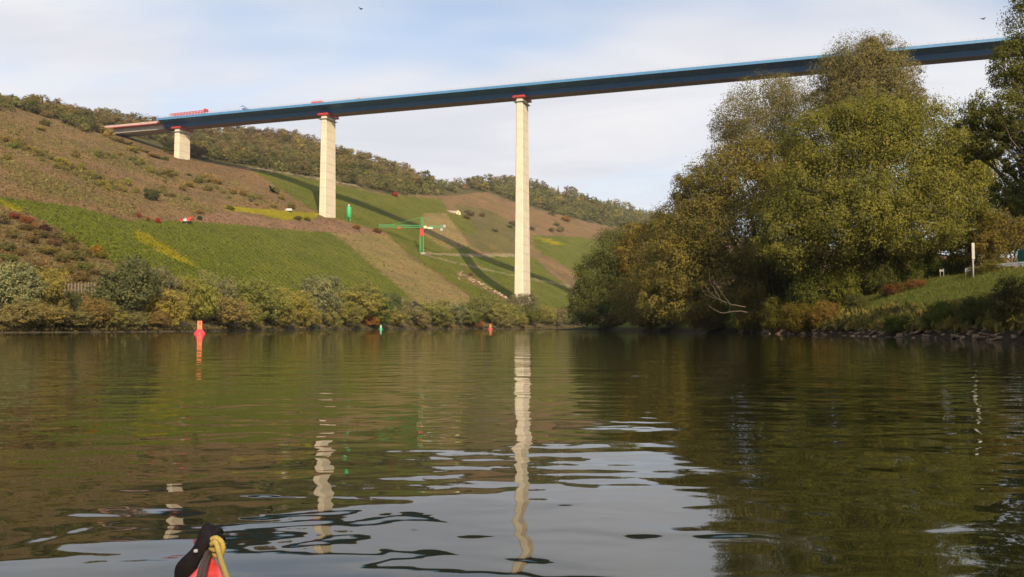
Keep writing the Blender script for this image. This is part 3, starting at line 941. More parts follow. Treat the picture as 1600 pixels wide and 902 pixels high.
for n in range(len(fxs)):
    if con[n]:
        o = link('conifer', cmes[n % 2], None, None, tuple(fcol[n])); o.location = FP[n] - np.array([0, 0, 0.5]); o.scale = (hgt_[n] * 0.62,) * 2 + (hgt_[n] * rng.uniform(0.6, 0.95),)
        o.rotation_euler = (0, 0, rng.uniform(0, 6.28))
        tag(o, 'small dark pointed conifer on the far skyline right of the tallest pier', 'conifer', 'conifers on the far skyline')
    elif rank[n] < 270:
        o = link('forest_tree', fmes[n % 5], None, None, tuple(fcol[n])); o.location = FP[n] - np.array([0, 0, 1.5]); o.scale = (wid_[n],) * 2 + (hgt_[n],)
        o.rotation_euler = (0, 0, rng.uniform(0, 6.28))
        tone = 'golden yellow' if yl[n] else 'dark green' if brn[n] < 0.25 else 'olive green' if brn[n] < 0.5 else 'brownish' if brn[n] < 0.75 else 'reddish brown'
        row = 'on the skyline' if low[n] < 0.22 else 'in the middle' if low[n] < 0.7 else 'at the lower edge'
        place = ('wood at the far left' if fxs[n] < 90 else 'hilltop wood left of the bridge end' if fxs[n] < 200 else 'wood behind the bridge end' if fxs[n] < 300
                 else 'wood right of the short pier' if fxs[n] < 400 else 'wood left of the middle pier' if fxs[n] < 500 else 'wood right of the middle pier' if fxs[n] < 640 else 'wood near the dip of the skyline')
        lab = f'{tone} tree {row} of the {place}'
        tag(o, lab, 'tree', 'trees of the ridge woods')
    else:
        V, Q_, v = FORM[n % 5]
        a = rng.uniform(0, 6.28); R = np.array([[math.cos(a), -math.sin(a), 0], [math.sin(a), math.cos(a), 0], [0, 0, 1]])
        mV.append(V @ R.T * np.array([wid_[n], wid_[n], hgt_[n]]) + FP[n] - np.array([0, 0, 1.5])); mv.append(v)
        mc.append(np.repeat(fcol[n][None], len(V), 0))
mV = np.vstack(mV)
me = np_mesh('far_wood', mV, [np.arange(len(mV)).reshape(-1, 4)], False, np.concatenate(mv))
ca = me.color_attributes.new('tint', 'FLOAT_COLOR', 'POINT')
mc = np.vstack(mc); ca.data.foreach_set('color', np.concatenate([mc, np.ones((len(mc), 1))], 1).astype(np.float32).ravel())
m, nt, out = new_mat('far_foliage')
oc = nd(nt, 'ShaderNodeAttribute', attribute_name='tint').outputs['Color']
at = nd(nt, 'ShaderNodeAttribute', attribute_name='v').outputs['Fac']
c = mixc(nt, at, mixc(nt, 1.0, oc, (0.62, 0.68, 0.70), 'MULTIPLY'), mixc(nt, 1.0, oc, (1.45, 1.32, 1.0), 'MULTIPLY'))
d = nd(nt, 'ShaderNodeBsdfDiffuse', {'Color': c}); nt.links.new(d.outputs[0], out.inputs[0])
me.materials.append(m)
tag(link('far_wood', me), 'rest of the mixed autumn wood covering the far ridges', 'wood', kind='stuff')

# ------------------------------------------------------------------ bushes on the open slope
def spot(x, y):
    a = ('far left' if x < 40 else 'left part' if x < 90 else 'left of centre' if x < 150 else 'under the hill crest' if x < 215 else 'below the bridge end' if x < 265
         else 'below the short pier' if x < 310 else 'right of the short pier' if x < 365 else 'toward the middle pier')
    b = 'upper' if y < np.interp(x, [0, 290, 487], [225, 285, 318]) else 'lower'
    return a, b


def slope_bush(x, y, wpx, hpx, colr, label, group, name='hillside_bush', cat='bush'):
    P = hill(x, y)[0]
    k = P[1] / F
    cj = tuple(np.array(colr) * rng.uniform(0.88, 1.14, 3))
    return plant(name, BUSHM, int(rng.integers(4)), P - np.array([0, 0, 0.15]), wpx * k, hpx * k, cj, label, cat, group)


SG = (0.235, 0.220, 0.085); SY = (0.32, 0.26, 0.085)
crest = [(6, 165), (22, 166), (40, 168), (56, 178), (74, 184), (92, 186), (104, 194), (118, 198), (132, 206), (142, 204), (156, 208), (170, 216), (184, 222), (198, 226), (212, 232), (226, 238), (240, 246), (256, 250)]
for x, y in crest:
    q = rng.random() < 0.7; nth = ('first', 'second', 'third', 'fourth', 'fifth', 'sixth', 'seventh', 'eighth', 'ninth', 'tenth', 'eleventh', 'twelfth', 'thirteenth', 'fourteenth', 'fifteenth', 'sixteenth', 'seventeenth', 'eighteenth')[crest.index((x, y))]
    slope_bush(x, y, rng.uniform(15, 24), rng.uniform(14, 22) * (0.5 if 180 < x < 262 else 1.15 if 150 < x < 175 else 1), SG if q else SY, f'{"green" if q else "yellow-green"} bush on the brown hill crest, {nth} from the left', 'bushes along the hill crest')
mid = [(34, 228), (48, 236), (60, 240), (70, 246), (80, 250), (92, 256), (104, 262), (8, 222), (22, 232), (128, 264), (140, 274), (150, 282), (160, 290), (188, 292), (200, 290), (154, 246), (212, 302), (168, 298), (296, 292), (310, 286), (324, 284), (340, 288), (286, 298), (236, 270), (250, 272), (220, 256), (262, 276), (208, 238), (380, 306), (392, 310), (455, 326), (440, 312), (430, 302), (70, 196), (64, 204), (325, 298), (118, 246), (12, 250)]
for x, y in mid:
    slope_bush(x, y, rng.uniform(12, 22), rng.uniform(10, 19), SG if x % 4 else SY, f'rounded {"green" if x % 4 else "yellowish"} bush on the {spot(x, y)[1]} brown slope, {spot(x, y)[0]}', 'bushes on the brown slope')
for cx0, cy0, n0, w0 in ((64, 242, 10, 20), (100, 262, 8, 18), (146, 282, 8, 16), (22, 226, 7, 14), (188, 296, 6, 16), (228, 262, 6, 18), (252, 274, 5, 12), (314, 286, 8, 22), (370, 306, 5, 22), (205, 250, 5, 14), (268, 308, 5, 16), (170, 246, 4, 12), (420, 318, 5, 20)):
    for q in range(n0):
        x = cx0 + rng.normal(0, w0); y = cy0 + rng.normal(0, 4) + (x - cx0) * 0.35
        if y > np.interp(x, [0, 290, 487], [175, 250, 330]) + 3: slope_bush(x, y, rng.uniform(7, 14), rng.uniform(5, 11), SG if rng.random() < 0.7 else SY, f'small {"green" if q % 2 else "pale green"} bush clumped on the {spot(x, y)[1]} brown slope, {spot(x, y)[0]}', 'small bushes on the brown slope')
cc = np.array([(64, 242), (100, 262), (146, 282), (22, 226), (188, 296), (228, 262), (252, 274), (314, 286), (370, 306), (205, 250), (268, 308), (170, 246), (420, 318), (40, 205), (90, 225), (140, 240), (16, 258), (90, 290), (180, 320), (300, 320), (120, 200), (180, 226), (60, 180), (10, 200), (350, 270), (60, 290), (120, 300)], float)
qx = np.repeat(cc[:, 0], 260) + rng.normal(0, 24, len(cc) * 260); qy = np.repeat(cc[:, 1], 260) + rng.normal(0, 7, len(cc) * 260) + (qx - np.repeat(cc[:, 0], 260)) * 0.35
ok = qy > np.interp(qx, [-200, 0, 290, 487], [150, 165, 250, 330]); qx, qy = qx[ok], qy[ok]
b0 = paint(qx, qy, np.tile(np.array(C_BROWN), (len(qx), 1))); ok = np.isclose(b0, C_BROWN).all(1); qx, qy = qx[ok], qy[ok]
V, Q_ = tufts(hill(qx, qy), rng.uniform(0.4, 1.3, len(qx)), 5, 0.6)
me = np_mesh('green_scrub', V, [Q_], False, np.repeat(np.clip(rng.normal(0.5, 0.25, len(V) // 4), 0, 1), 4)); me.materials.append(M_LEAF)
tag(link('green_scrub', me, None, None, (0.215, 0.195, 0.080)), 'low green weeds in patches on the brown slope', 'scrub', kind='stuff')
slope_bush(237, 313, 26, 25, (0.115, 0.130, 0.045), 'dark round bush standing alone low on the brown slope', 'bushes on the brown slope')
low_ = [(4, 350), (20, 372), (8, 392), (34, 400), (50, 380), (64, 372), (88, 372), (104, 380), (112, 392), (76, 398), (96, 410), (120, 408), (136, 402), (30, 424), (132, 424), (60, 424), (86, 384), (44, 360), (14, 410), (128, 440), (150, 430), (104, 430)]
for x, y in low_:
    q = rng.random() < 0.65
    slope_bush(x, y, rng.uniform(20, 34), rng.uniform(13, 24), (0.19, 0.165, 0.060) if q else (0.20, 0.135, 0.070), f'{"olive" if q else "brown"} bush on rough ground below the vineyard, {"far left" if x < 40 else "above the fence" if x < 95 else "beside the big dark willow"}, {"upper" if y < 385 else "middle" if y < 408 else "lower"} row', 'bushes on the rough ground below the vineyard')
for x, y, w, h, colr, lab in ((22, 342, 18, 13, (0.25, 0.085, 0.055), 'reddish shrub left of the orange shrubs by the vineyard edge'), (42, 349, 20, 16, (0.30, 0.11, 0.05), 'rusty orange shrub beside the dark purple shrub'), (54, 358, 13, 14, (0.34, 0.12, 0.04), 'small orange shrub touching the dark purple shrub'), (71, 364, 20, 17, (0.065, 0.024, 0.030), 'dark purple shrub at the vineyard corner'),
                              (92, 378, 18, 12, (0.10, 0.045, 0.035), 'dull purple shrub below the dark purple one'), (152, 396, 18, 18, (0.34, 0.22, 0.03), 'bright yellow bush at the lower edge of the vineyard'), (158, 404, 20, 14, (0.20, 0.17, 0.03), 'yellow-green bush under the bright yellow bush'),
                              (217, 340, 9, 10, (0.34, 0.09, 0.06), 'leftmost of three little red shrubs above the vineyard'), (231, 345, 8, 8, (0.36, 0.14, 0.06), 'orange middle one of three little shrubs above the vineyard'), (247, 349, 10, 12, (0.40, 0.06, 0.06), 'bright red shrub, rightmost of three above the vineyard'),
                              (310, 334, 16, 9, (0.32, 0.22, 0.06), 'pale yellow shrub above the red and white truck'), (312, 344, 9, 9, (0.05, 0.065, 0.030), 'small dark bush right of the red and white truck'), (617, 307, 13, 10, (0.42, 0.07, 0.03), 'vivid red tree at the lower edge of the ridge wood'),
                              (557, 358, 14, 9, (0.30, 0.19, 0.04), 'yellow bush right below the green silo'), (590, 364, 16, 10, (0.26, 0.14, 0.06), 'russet bush at the top corner of the ploughed strip'), (360, 328, 14, 10, (0.20, 0.17, 0.03), 'yellow-green bush at the left end of the hedge band'),
                              (465, 344, 16, 9, (0.19, 0.17, 0.03), 'yellow-green bush in the hedge band left of the middle pier'), (480, 345, 12, 8, (0.21, 0.17, 0.03), 'small yellow bush just left of the middle pier foot'), (885, 346, 20, 12, (0.30, 0.21, 0.05), 'golden bush below the far ridge wood'),
                              (735, 431, 9, 7, (0.26, 0.13, 0.07), 'rusty bush on top of the bare landslip')):
    slope_bush(x, y, w, h, colr, lab, None, 'autumn_shrub', 'shrub')
for i in range(26):
    x = rng.uniform(700, 930); y = np.interp(x, [700, 760, 850, 930], [318, 330, 345, 362]) + rng.uniform(0, 34)
    if x < 806 or y < 366:
        slope_bush(x, y, rng.uniform(8, 15), rng.uniform(6, 10), (0.21, 0.18, 0.09) if rng.random() < 0.5 else SG, 'small bush on the brown far slope behind the tallest pier', 'bushes on the far slope')

# ------------------------------------------------------------------ trees of the right bank
def big_tree(name, label, base_px, D, blobs, n, leaf, colr, trunk_r, cat='tree', droop=0.5, **k):
    """blobs in photo pixels: x, y, half width, half height, depth shift in metres"""
    B = []
    bx = pt(float(base_px), 511.0, D)[0]
    off = bx - bank_x(D)
    zb = float(rbank(off, D))
    for b in blobs:
        Dq = D + b[4]
        c_ = pt(float(b[0]), float(b[1]), Dq)
        B.append((c_[0] - bx, Dq - D, c_[2] - zb, b[2] * Dq / F, b[2] * Dq / F * 0.9, b[3] * Dq / F))
    o = tag(empty(name, (bx, D, zb)), label, cat)
    V, Q_, v = leaves(B, n, leaf, droop=droop, **k)
    me = np_mesh('crown', V, [Q_], False, v); me.materials.append(M_LEAF)
    link('crown', me, None, o, colr)
    mb = MB()
    topz = max(b[2] for b in B)
    ctr = np.mean(np.array(B)[:, :3], 0)
    fork = np.array([ctr[0] * 0.15, ctr[1] * 0.15, topz * 0.22])
    limb(mb, (0, 0, -0.5), fork, trunk_r, trunk_r * 0.75, 0.0, 6)
    for b in B:
        P = limb(mb, fork - np.array([0, 0, rng.uniform(0, 0.5) * fork[2]]), (b[0], b[1], b[2]), trunk_r * 0.42, trunk_r * 0.10, 0.05, 8)
        for q in range(7):
            d_ = unit(1)[0] * np.array(b[3:]) * 0.95
            d_[2] = abs(d_[2]) * 0.8
            s_ = P[int(rng.integers(4, 8))]
            limb(mb, s_, np.array(b[:3]) + d_, trunk_r * 0.12, trunk_r * 0.03, 0.02, 6, 0.07)
    me = np_mesh('trunk', np.vstack(mb.V), [np.vstack(mb.Q), np.vstack(mb.T)], True); me.materials.append(M_BARK)
    link('trunk', me, None, o)
    return o


big_tree('willow_tree', 'biggest willow of the right bank, wide olive green crown in the middle', 1375, 119, [
    (1375, 270, 110, 95, 0), (1300, 225, 75, 55, -2), (1375, 195, 70, 48, 0), (1440, 225, 70, 60, 2), (1495, 300, 62, 85, -2), (1270, 310, 70, 70, -3), (1340, 345, 85, 60, -7),
    (1430, 335, 80, 65, -6), (1520, 365, 52, 55, 0), (1545, 315, 46, 58, 2), (1505, 245, 42, 44, 3), (1560, 370, 40, 40, 3), (1240, 370, 60, 55, -2), (1310, 410, 60, 40, 1), (1400, 400, 60, 36, 1), (1480, 400, 50, 30, 3)], 250000, 0.37, (0.195, 0.190, 0.046), 0.9, clump=0.30, per=110, fill=0.45, wd=0.42)
big_tree('willow_tree', 'brownish olive willow leaning over the water left of the biggest willow', 1190, 142, [
    (1160, 290, 85, 60, 0), (1105, 310, 52, 48, -2), (1085, 370, 62, 55, -3), (1200, 250, 70, 42, 3), (1240, 290, 60, 65, 2), (1160, 380, 80, 65, -5), (1225, 400, 60, 60, 0), (1050, 420, 52, 50, -3), (1130, 450, 70, 48, -4), (1085, 300, 34, 30, 2), (1200, 460, 55, 40, -2), (1040, 470, 45, 36, -3)],
    180000, 0.40, (0.200, 0.172, 0.052), 0.75, clump=0.31, per=100, fill=0.45, wd=0.42)
big_tree('poplar_tree', 'tall greyish tree rising above the bridge deck behind the biggest willow', 1345, 132, [
    (1350, 110, 62, 50, 0), (1310, 125, 45, 38, 1), (1395, 130, 42, 42, 0), (1350, 165, 78, 40, 0), (1420, 165, 28, 32, 2), (1290, 165, 36, 30, 2), (1362, 80, 32, 22, 0)], 80000, 0.34, (0.220, 0.195, 0.088), 0.7, clump=0.30, per=60, fill=0.3, wd=0.38)
big_tree('poplar_tree', 'thin greyish tree with sky showing through, left of the tall one', 1195, 150, [
    (1195, 160, 52, 42, 0), (1150, 185, 36, 36, -1), (1230, 150, 40, 32, 1), (1185, 205, 62, 34, 0), (1130, 205, 24, 26, 0), (1240, 195, 36, 36, 2)], 38000, 0.36, (0.215, 0.190, 0.080), 0.5, clump=0.36, per=26, fill=0.3, wd=0.34)
big_tree('alder_tree', 'dark tree at the right edge of the picture with open lower branches', 1672, 64, [
    (1634, 40, 54, 55, 0), (1580, 105, 36, 36, 0), (1640, 120, 62, 55, 1), (1562, 175, 48, 36, -1), (1610, 200, 55, 42, 0), (1548, 225, 36, 24, 0), (1530, 185, 34, 24, 0), (1522, 240, 26, 15, 1), (1600, 305, 46, 34, 0),  (1660, 250, 60, 50, 0), (1616, 2, 28, 30, 1), (1590, 260, 26, 16, -1), (1700, 160, 80, 110, 2), (1700, 20, 70, 60, 0), (1625, 310, 36, 40, 2)],
    120000, 0.21, (0.130, 0.135, 0.040), 0.5, clump=0.30, per=44, fill=0.4, wd=0.42)
big_tree('alder_tree', 'dark green tree at the tip of the wooded point', 948, 232, [
    (935, 440, 36, 42, 0), (960, 400, 38, 40, 0), (920, 475, 30, 34, -2), (975, 450, 42, 44, -3), (990, 385, 32, 34, 2), (905, 470, 16, 26, 0), (950, 490, 40, 22, -3)], 50000, 0.52, (0.115, 0.125, 0.038), 0.6, clump=0.34, per=40, fill=0.6)
big_tree('maple_tree', 'golden topped tree on the wooded point behind the dark one', 1000, 222, [
    (992, 362, 18, 16, 0), (1012, 372, 24, 20, 0), (985, 400, 24, 26, 0), (1020, 410, 30, 34, 2), (1000, 440, 26, 26, -2)], 12000, 0.64, (0.23, 0.17, 0.035), 0.4, clump=0.36, per=34, fill=0.55)
big_tree('willow_tree', 'rusty brown willow between the golden tree and the leaning willow', 1045, 182, [
    (1060, 350, 40, 40, 0), (1035, 390, 44, 44, 0), (1085, 400, 40, 46, 0), (1040, 440, 48, 44, -3), (1000, 465, 42, 38, -4), (1070, 470, 48, 36, -5), (1010, 490, 40, 22, -5)], 66000, 0.46, (0.205, 0.160, 0.050), 0.6, clump=0.3, per=44, fill=0.6, wd=0.4)
big_tree('maple_tree', 'yellow leaved tree behind the guard rail at the right edge', 1585, 112, [
    (1570, 360, 34, 30, 0), (1600, 345, 34, 34, 1), (1620, 380, 40, 34, 0), (1545, 385, 24, 20, -1)], 20000, 0.27, (0.21, 0.165, 0.045), 0.3, clump=0.36, per=34, fill=0.5)
# trees farther up the bank, out of the frame but shading it
for n_, (bx_, by_, hh) in enumerate(((49, 34, 25), (47, 12, 22), (66, 24, 24), (54, -12, 23))):
    zb = float(rbank(bx_ - bank_x(by_), by_)) - 0.2
    plant('riverside_tree', BANKM, n_ + 1, (bx_, by_, zb), 15, hh, (0.09, 0.095, 0.03), 'tall leafy tree on the right bank beside the camera', 'tree', 'trees beyond the right edge')

# bushes and undergrowth of the right bank
RBU = [(1175, 500, 60, 70, 130, (0.100, 0.085, 0.022), 'dark olive bush over the water behind the dead branches'),
       (1105, 508, 62, 44, 148, (0.120, 0.080, 0.030), 'low rusty bush under the leaning willow'),
       (1215, 505, 60, 52, 122, (0.085, 0.085, 0.022), 'dark bush at the upstream end of the riprap'),
       (1262, 478, 66, 90, 118, (0.085, 0.100, 0.022), 'leafy green bush left of the dark gap under the biggest willow'),
       (1318, 462, 60, 78, 116, (0.100, 0.105, 0.022), 'yellow-green bush under the biggest willow'),
       (1372, 452, 54, 72, 115, (0.070, 0.085, 0.026), 'dark green bush right of the yellow-green bush'),
       (1420, 436, 50, 60, 118, (0.105, 0.110, 0.028), 'green bush at the left end of the small pale posts'),
       (1290, 503, 46, 42, 106, (0.180, 0.115, 0.026), 'orange tinted bush at the edge of the mown grass'),
       (1248, 506, 54, 44, 110, (0.110, 0.100, 0.022), 'olive bush left of the orange tinted one'),
       (1338, 488, 40, 36, 108, (0.095, 0.085, 0.030), 'small brownish bush right of the orange tinted one'),
       (1395, 470, 34, 34, 107, (0.120, 0.065, 0.026), 'brown bush on the grass slope'),
       (1432, 462, 34, 30, 106, (0.170, 0.090, 0.040), 'tuft of reddish grass below the small pale posts'),
       (1540, 436, 60, 30, 98, (0.105, 0.095, 0.026), 'bush right of the white kilometre board'),
       (1470, 505, 60, 46, 74, (0.075, 0.078, 0.020), 'low dark bush above the riprap, left of the right corner ones'),
       (1530, 508, 72, 62, 68, (0.070, 0.070, 0.020), 'broad dark bush above the riprap under the white board'),
       (1590, 500, 80, 84, 62, (0.050, 0.052, 0.020), 'darkest bush at the right edge of the picture'),
       (1405, 512, 50, 28, 82, (0.085, 0.090, 0.022), 'low green bush above the middle of the riprap'),
       (1500, 500, 50, 40, 78, (0.085, 0.080, 0.024), 'olive bush behind the broad dark bush'),
       (965, 508, 40, 26, 222, (0.090, 0.070, 0.028), 'brown bush at the water on the wooded point'),
       (1020, 510, 50, 26, 190, (0.105, 0.070, 0.028), 'rusty bush at the water right of the wooded point'),
       (1560, 424, 40, 26, 108, (0.130, 0.115, 0.028), 'yellowish bush before the guard rail'),
       (1460, 430, 44, 40, 120, (0.075, 0.085, 0.024), 'dark bush behind the small pale posts'),
       (1500, 425, 44, 44, 124, (0.085, 0.090, 0.024), 'green bush behind the left end of the guard rail'),
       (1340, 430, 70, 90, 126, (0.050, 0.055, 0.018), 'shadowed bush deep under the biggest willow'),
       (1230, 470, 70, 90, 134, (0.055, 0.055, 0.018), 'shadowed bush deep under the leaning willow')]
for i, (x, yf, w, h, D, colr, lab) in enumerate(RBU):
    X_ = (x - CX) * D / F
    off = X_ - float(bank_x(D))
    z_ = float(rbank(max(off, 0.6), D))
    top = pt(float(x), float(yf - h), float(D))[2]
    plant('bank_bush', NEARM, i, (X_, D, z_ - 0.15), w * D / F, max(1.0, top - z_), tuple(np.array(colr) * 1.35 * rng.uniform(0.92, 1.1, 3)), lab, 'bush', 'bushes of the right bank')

# rough grass on the right bank
N = 60000
yy = 48 + 92 * rng.random(N) ** 1.2; oo = 1.6 + 26 * rng.random(N) ** 1.3
P = np.stack([bank_x(yy) + oo, yy, rbank(oo, yy) - 0.03], -1)
hh = np.where(oo < 5, rng.uniform(0.25, 0.75, N), rng.uniform(0.10, 0.30, N)) * np.where(rng.random(N) < 0.05, 1.5, 1)
V, Q_ = tufts(P, hh, 2, 1.6, 0.10)
me = np_mesh('bank_grass', V, [Q_], False, np.repeat(np.clip(rng.normal(0.4, 0.25, N), 0, 1), 8)); me.materials.append(M_LEAF)
tag(link('bank_grass', me, None, None, (0.135, 0.145, 0.036)), 'rough grass over the right bank slope', 'grass', kind='stuff')

N = 420
yy = 52 + 80 * rng.random(N); oo = 1.0 + 3.6 * rng.random(N) ** 1.2
yy = np.repeat(yy, 16) + rng.normal(0, 0.5, N * 16); oo = np.maximum(np.repeat(oo, 16) + rng.normal(0, 0.4, N * 16), 0.9)
P = np.stack([bank_x(yy) + oo, yy, rbank(oo, yy) - 0.03], -1)
V, Q_ = tufts(P, np.repeat(rng.uniform(0.35, 0.95, N), 16), 3, 1.3, 0.22)
vv_ = np.repeat(np.clip(np.repeat(rng.normal(0.45, 0.3, N), 48) + rng.normal(0, 0.15, N * 48), 0, 1), 4)
me = np_mesh('bank_weeds', V, [Q_], False, vv_); me.materials.append(M_LEAF)
tag(link('bank_weeds', me, None, None, (0.165, 0.140, 0.045)), 'tall yellowing weeds in clumps above the riprap', 'weeds', kind='stuff')

# riprap stones at the foot of the right bank
STM = []
for i in range(6):
    bm = bmesh.new(); bmesh.ops.create_icosphere(bm, subdivisions=1, radius=0.5)
    r_ = np.random.default_rng(i + 3)
    for v in bm.verts:
        v.co = Vector((v.co.x * 1.6, v.co.y, v.co.z * 0.5)) * r_.uniform(0.72, 1.2)
    me = bpy.data.meshes.new('stone'); bm.to_mesh(me); bm.free(); me.materials.append(M_STONE); STM.append(me)
for i in range(290):
    y = 46 + 92 * rng.random() ** 1.15; o_ = rng.uniform(-0.5, 1.9)
    s_ = rng.uniform(0.28, 0.75) * (1.25 if rng.random() < 0.12 else 1)
    st = link('stone', STM[i % 6], None, right_bank)
    st.location = (float(bank_x(y)) + o_, y, float(rbank(o_, y)) + 0.10 * s_)
    st.rotation_euler = (rng.uniform(-0.4, 0.4), rng.uniform(-0.5, 0.3), rng.uniform(0, 6.28)); st.scale = (s_,) * 3

# bare fallen branches over the water
db = empty('fallen_branch', tuple(pt(1168.0, 500.0, 121.0)))
tag(db, 'bleached bare branches reaching out over the water under the willows', 'branch')
D0 = 121.0
o0 = pt(1168.0, 500.0, D0)
for path, r0 in (([(1168, 488), (1150, 486), (1128, 490), (1115, 484), (1106, 477)], 0.16), ([(1165, 480), (1142, 476), (1122, 468), (1110, 458), (1103, 448)], 0.15), ([(1128, 471), (1116, 452), (1109, 440), (1108, 426)], 0.09), ([(1142, 476), (1126, 456), (1117, 442), (1112, 430)], 0.08), ([(1120, 467), (1104, 462), (1096, 452)], 0.06)):
    P = np.array([pt(float(a), float(b_), D0 - 1.5 + 0.3 * i_) - o0 for i_, (a, b_) in enumerate(path)])
    t = np.linspace(0, 1, 14); q = np.linspace(0, 1, len(P))
    Ps = np.stack([np.interp(t, q, P[:, j]) for j in range(3)], -1); Ps += rng.normal(0, 0.03, Ps.shape)
    MB().tube(Ps, 0.7 * r0 * (1 - 0.7 * t), 6).build('bare_limb', M_PALEBARK, db, True)

# ------------------------------------------------------------------ things on the bridge
def s_at(px, off):
    """distance along the deck that stands at photo column px"""
    k = (px - CX) / F
    a = B0 + BN * off
    return (k * a[1] - a[0]) / (BD[0] - k * BD[1])


AX = [BD, BN, (0, 0, 1)]
sa, sb = s_at(262, -9), s_at(318, -9)
o = tag(empty('launching_truss', tuple(bp_(sa, -9, ZT))), 'red steel launching truss lying on the bridge deck near its hillside end', 'truss')
L_ = sb - sa
mb = MB(); mw = MB()
for w_ in (-1.6, 1.6):
    for z_ in (0.25, 3.6): mb.bar(BN * w_ + [0, 0, z_], BD * L_ + BN * w_ + [0, 0, z_ + (0.5 if z_ > 1 else 0)], 0.45)
n_ = 12
for i in range(n_):
    a, b_ = L_ * i / n_, L_ * (i + 1) / n_
    for w_ in (-1.6, 1.6):
        mw.bar(BD * a + BN * w_ + [0, 0, 0.3], BD * b_ + BN * w_ + [0, 0, 3.7], 0.28)
        mw.bar(BD * a + BN * w_ + [0, 0, 0.3], BD * a + BN * w_ + [0, 0, 3.7], 0.25)
mb.build('chord', M_RED, o); mw.build('web_bracing', M_RED, o)
MB().box(BD * (L_ - 0.8) + np.array([0, 0, 4.4]), (1.4, 3.8, 1.8), AX).build('end_frame', M_RED, o)

s_ = s_at(493, -10)
o = tag(empty('formwork_carriage', tuple(bp_(s_, -10, ZT))), 'red box shaped work carriage on the deck above the middle pier', 'carriage')
MB().box((0, 0, 1.5), (8.5, 4, 1.3), AX).build('platform_box', M_RED, o, bevel=0.05)
mb = MB()
for u in (-3.6, 0, 3.6):
    for w_ in (-1.6, 1.6):
        mb.bar(BD * u + BN * w_, BD * u + BN * w_ + [0, 0, 0.9], 0.3); mb.bar(BD * u + BN * w_ + [0, 0, 2.1], BD * u + BN * w_ + [0, 0, 3.2], 0.12)
for w_ in (-1.6, 1.6): mb.bar(BD * -3.6 + BN * w_ + [0, 0, 3.1], BD * 3.6 + BN * w_ + [0, 0, 3.1], 0.12)
mb.build('leg_frame', M_RED, o)
s_ = s_at(558, -10)
o = tag(empty('work_trolley', tuple(bp_(s_, -10, ZT))), 'small orange work trolley on the deck right of the red carriage', 'trolley')
M_ORP = solid('orange_paint', (0.55, 0.22, 0.10), 0.5, 0.2, 2)
MB().box((0, 0, 1.0), (4.4, 2.4, 0.9), AX).build('body', M_ORP, o, bevel=0.05)
for u in (-1.5, 1.5):
    for w_ in (-1, 1): MB().tube([BD * u + BN * (w_ * 1.1) + [0, 0, 0.45], BD * u + BN * (w_ * 1.35) + [0, 0, 0.45]], 0.45, 10).build('wheel', M_DARK, o)
MB().box((0, 0, 1.8), (1.6, 1.6, 0.7), AX).build('cab', M_ORP, o, bevel=0.05)
s_ = s_at(381, -9)
o = tag(empty('loader_crane', tuple(bp_(s_, -9, ZT))), 'blue truck mounted loader crane with folded arm on the bridge deck', 'crane')
M_BLP = solid('blue_paint', (0.05, 0.10, 0.26), 0.45, 0.15, 2)
mb = MB(); mb.box((0, 0, 1.3), (6.5, 2.5, 1.0), AX); mb.build('chassis', M_BLP, o, bevel=0.05)
MB().box(BD * -2.3 + np.array([0, 0, 2.3]), (1.8, 2.4, 1.4), AX).build('cab', M_BLP, o, bevel=0.08)
for u in (-2.3, 1, 2.4):
    for w_ in (-1, 1): MB().tube([BD * u + BN * (w_ * 0.9) + [0, 0, 0.5], BD * u + BN * (w_ * 1.25) + [0, 0, 0.5]], 0.5, 10).build('wheel', M_DARK, o)
mb = MB(); mb.bar(BD * 1.8 + [0, 0, 1.6], BD * -3.6 + [0, 0, 5.2], 0.45); mb.bar(BD * -3.6 + [0, 0, 5.2], BD * -5.4 + [0, 0, 4.5], 0.35); mb.build('boom', M_BLP, o)

# ------------------------------------------------------------------ tower crane, silo, hut, truck on the slope
P = hill(659, 396)[0]; k = P[1] / F
o = tag(empty('tower_crane', tuple(P)), 'green tower crane with a red slewing section on the vineyard slope', 'crane')
M_CRG = solid('crane_green', (0.06, 0.36, 0.13), 0.45, 0.15, 0.5)
M_PALEY = solid('pale_yellow_paint', (0.75, 0.68, 0.30), 0.5, 0.1, 1)


def lattice(mb, A, B, w, r, n):
    A = np.asarray(A, float); B = np.asarray(B, float); d = (B - A) / np.linalg.norm(B - A)
    u = np.array([0, 1.0, 0]); v = np.cross(d, u)
    C4 = [(u * a + v * b_) * w / 2 for a, b_ in ((1, 1), (1, -1), (-1, -1), (-1, 1))]
    for c_ in C4: mb.bar(A + c_, B + c_, r)
    for i in range(n):
        p0 = A + (B - A) * i / n; p1 = A + (B - A) * (i + 1) / n
        for a in range(4):
            mb.bar(p0 + C4[a], p1 + C4[(a + 1) % 4], r * 0.55)


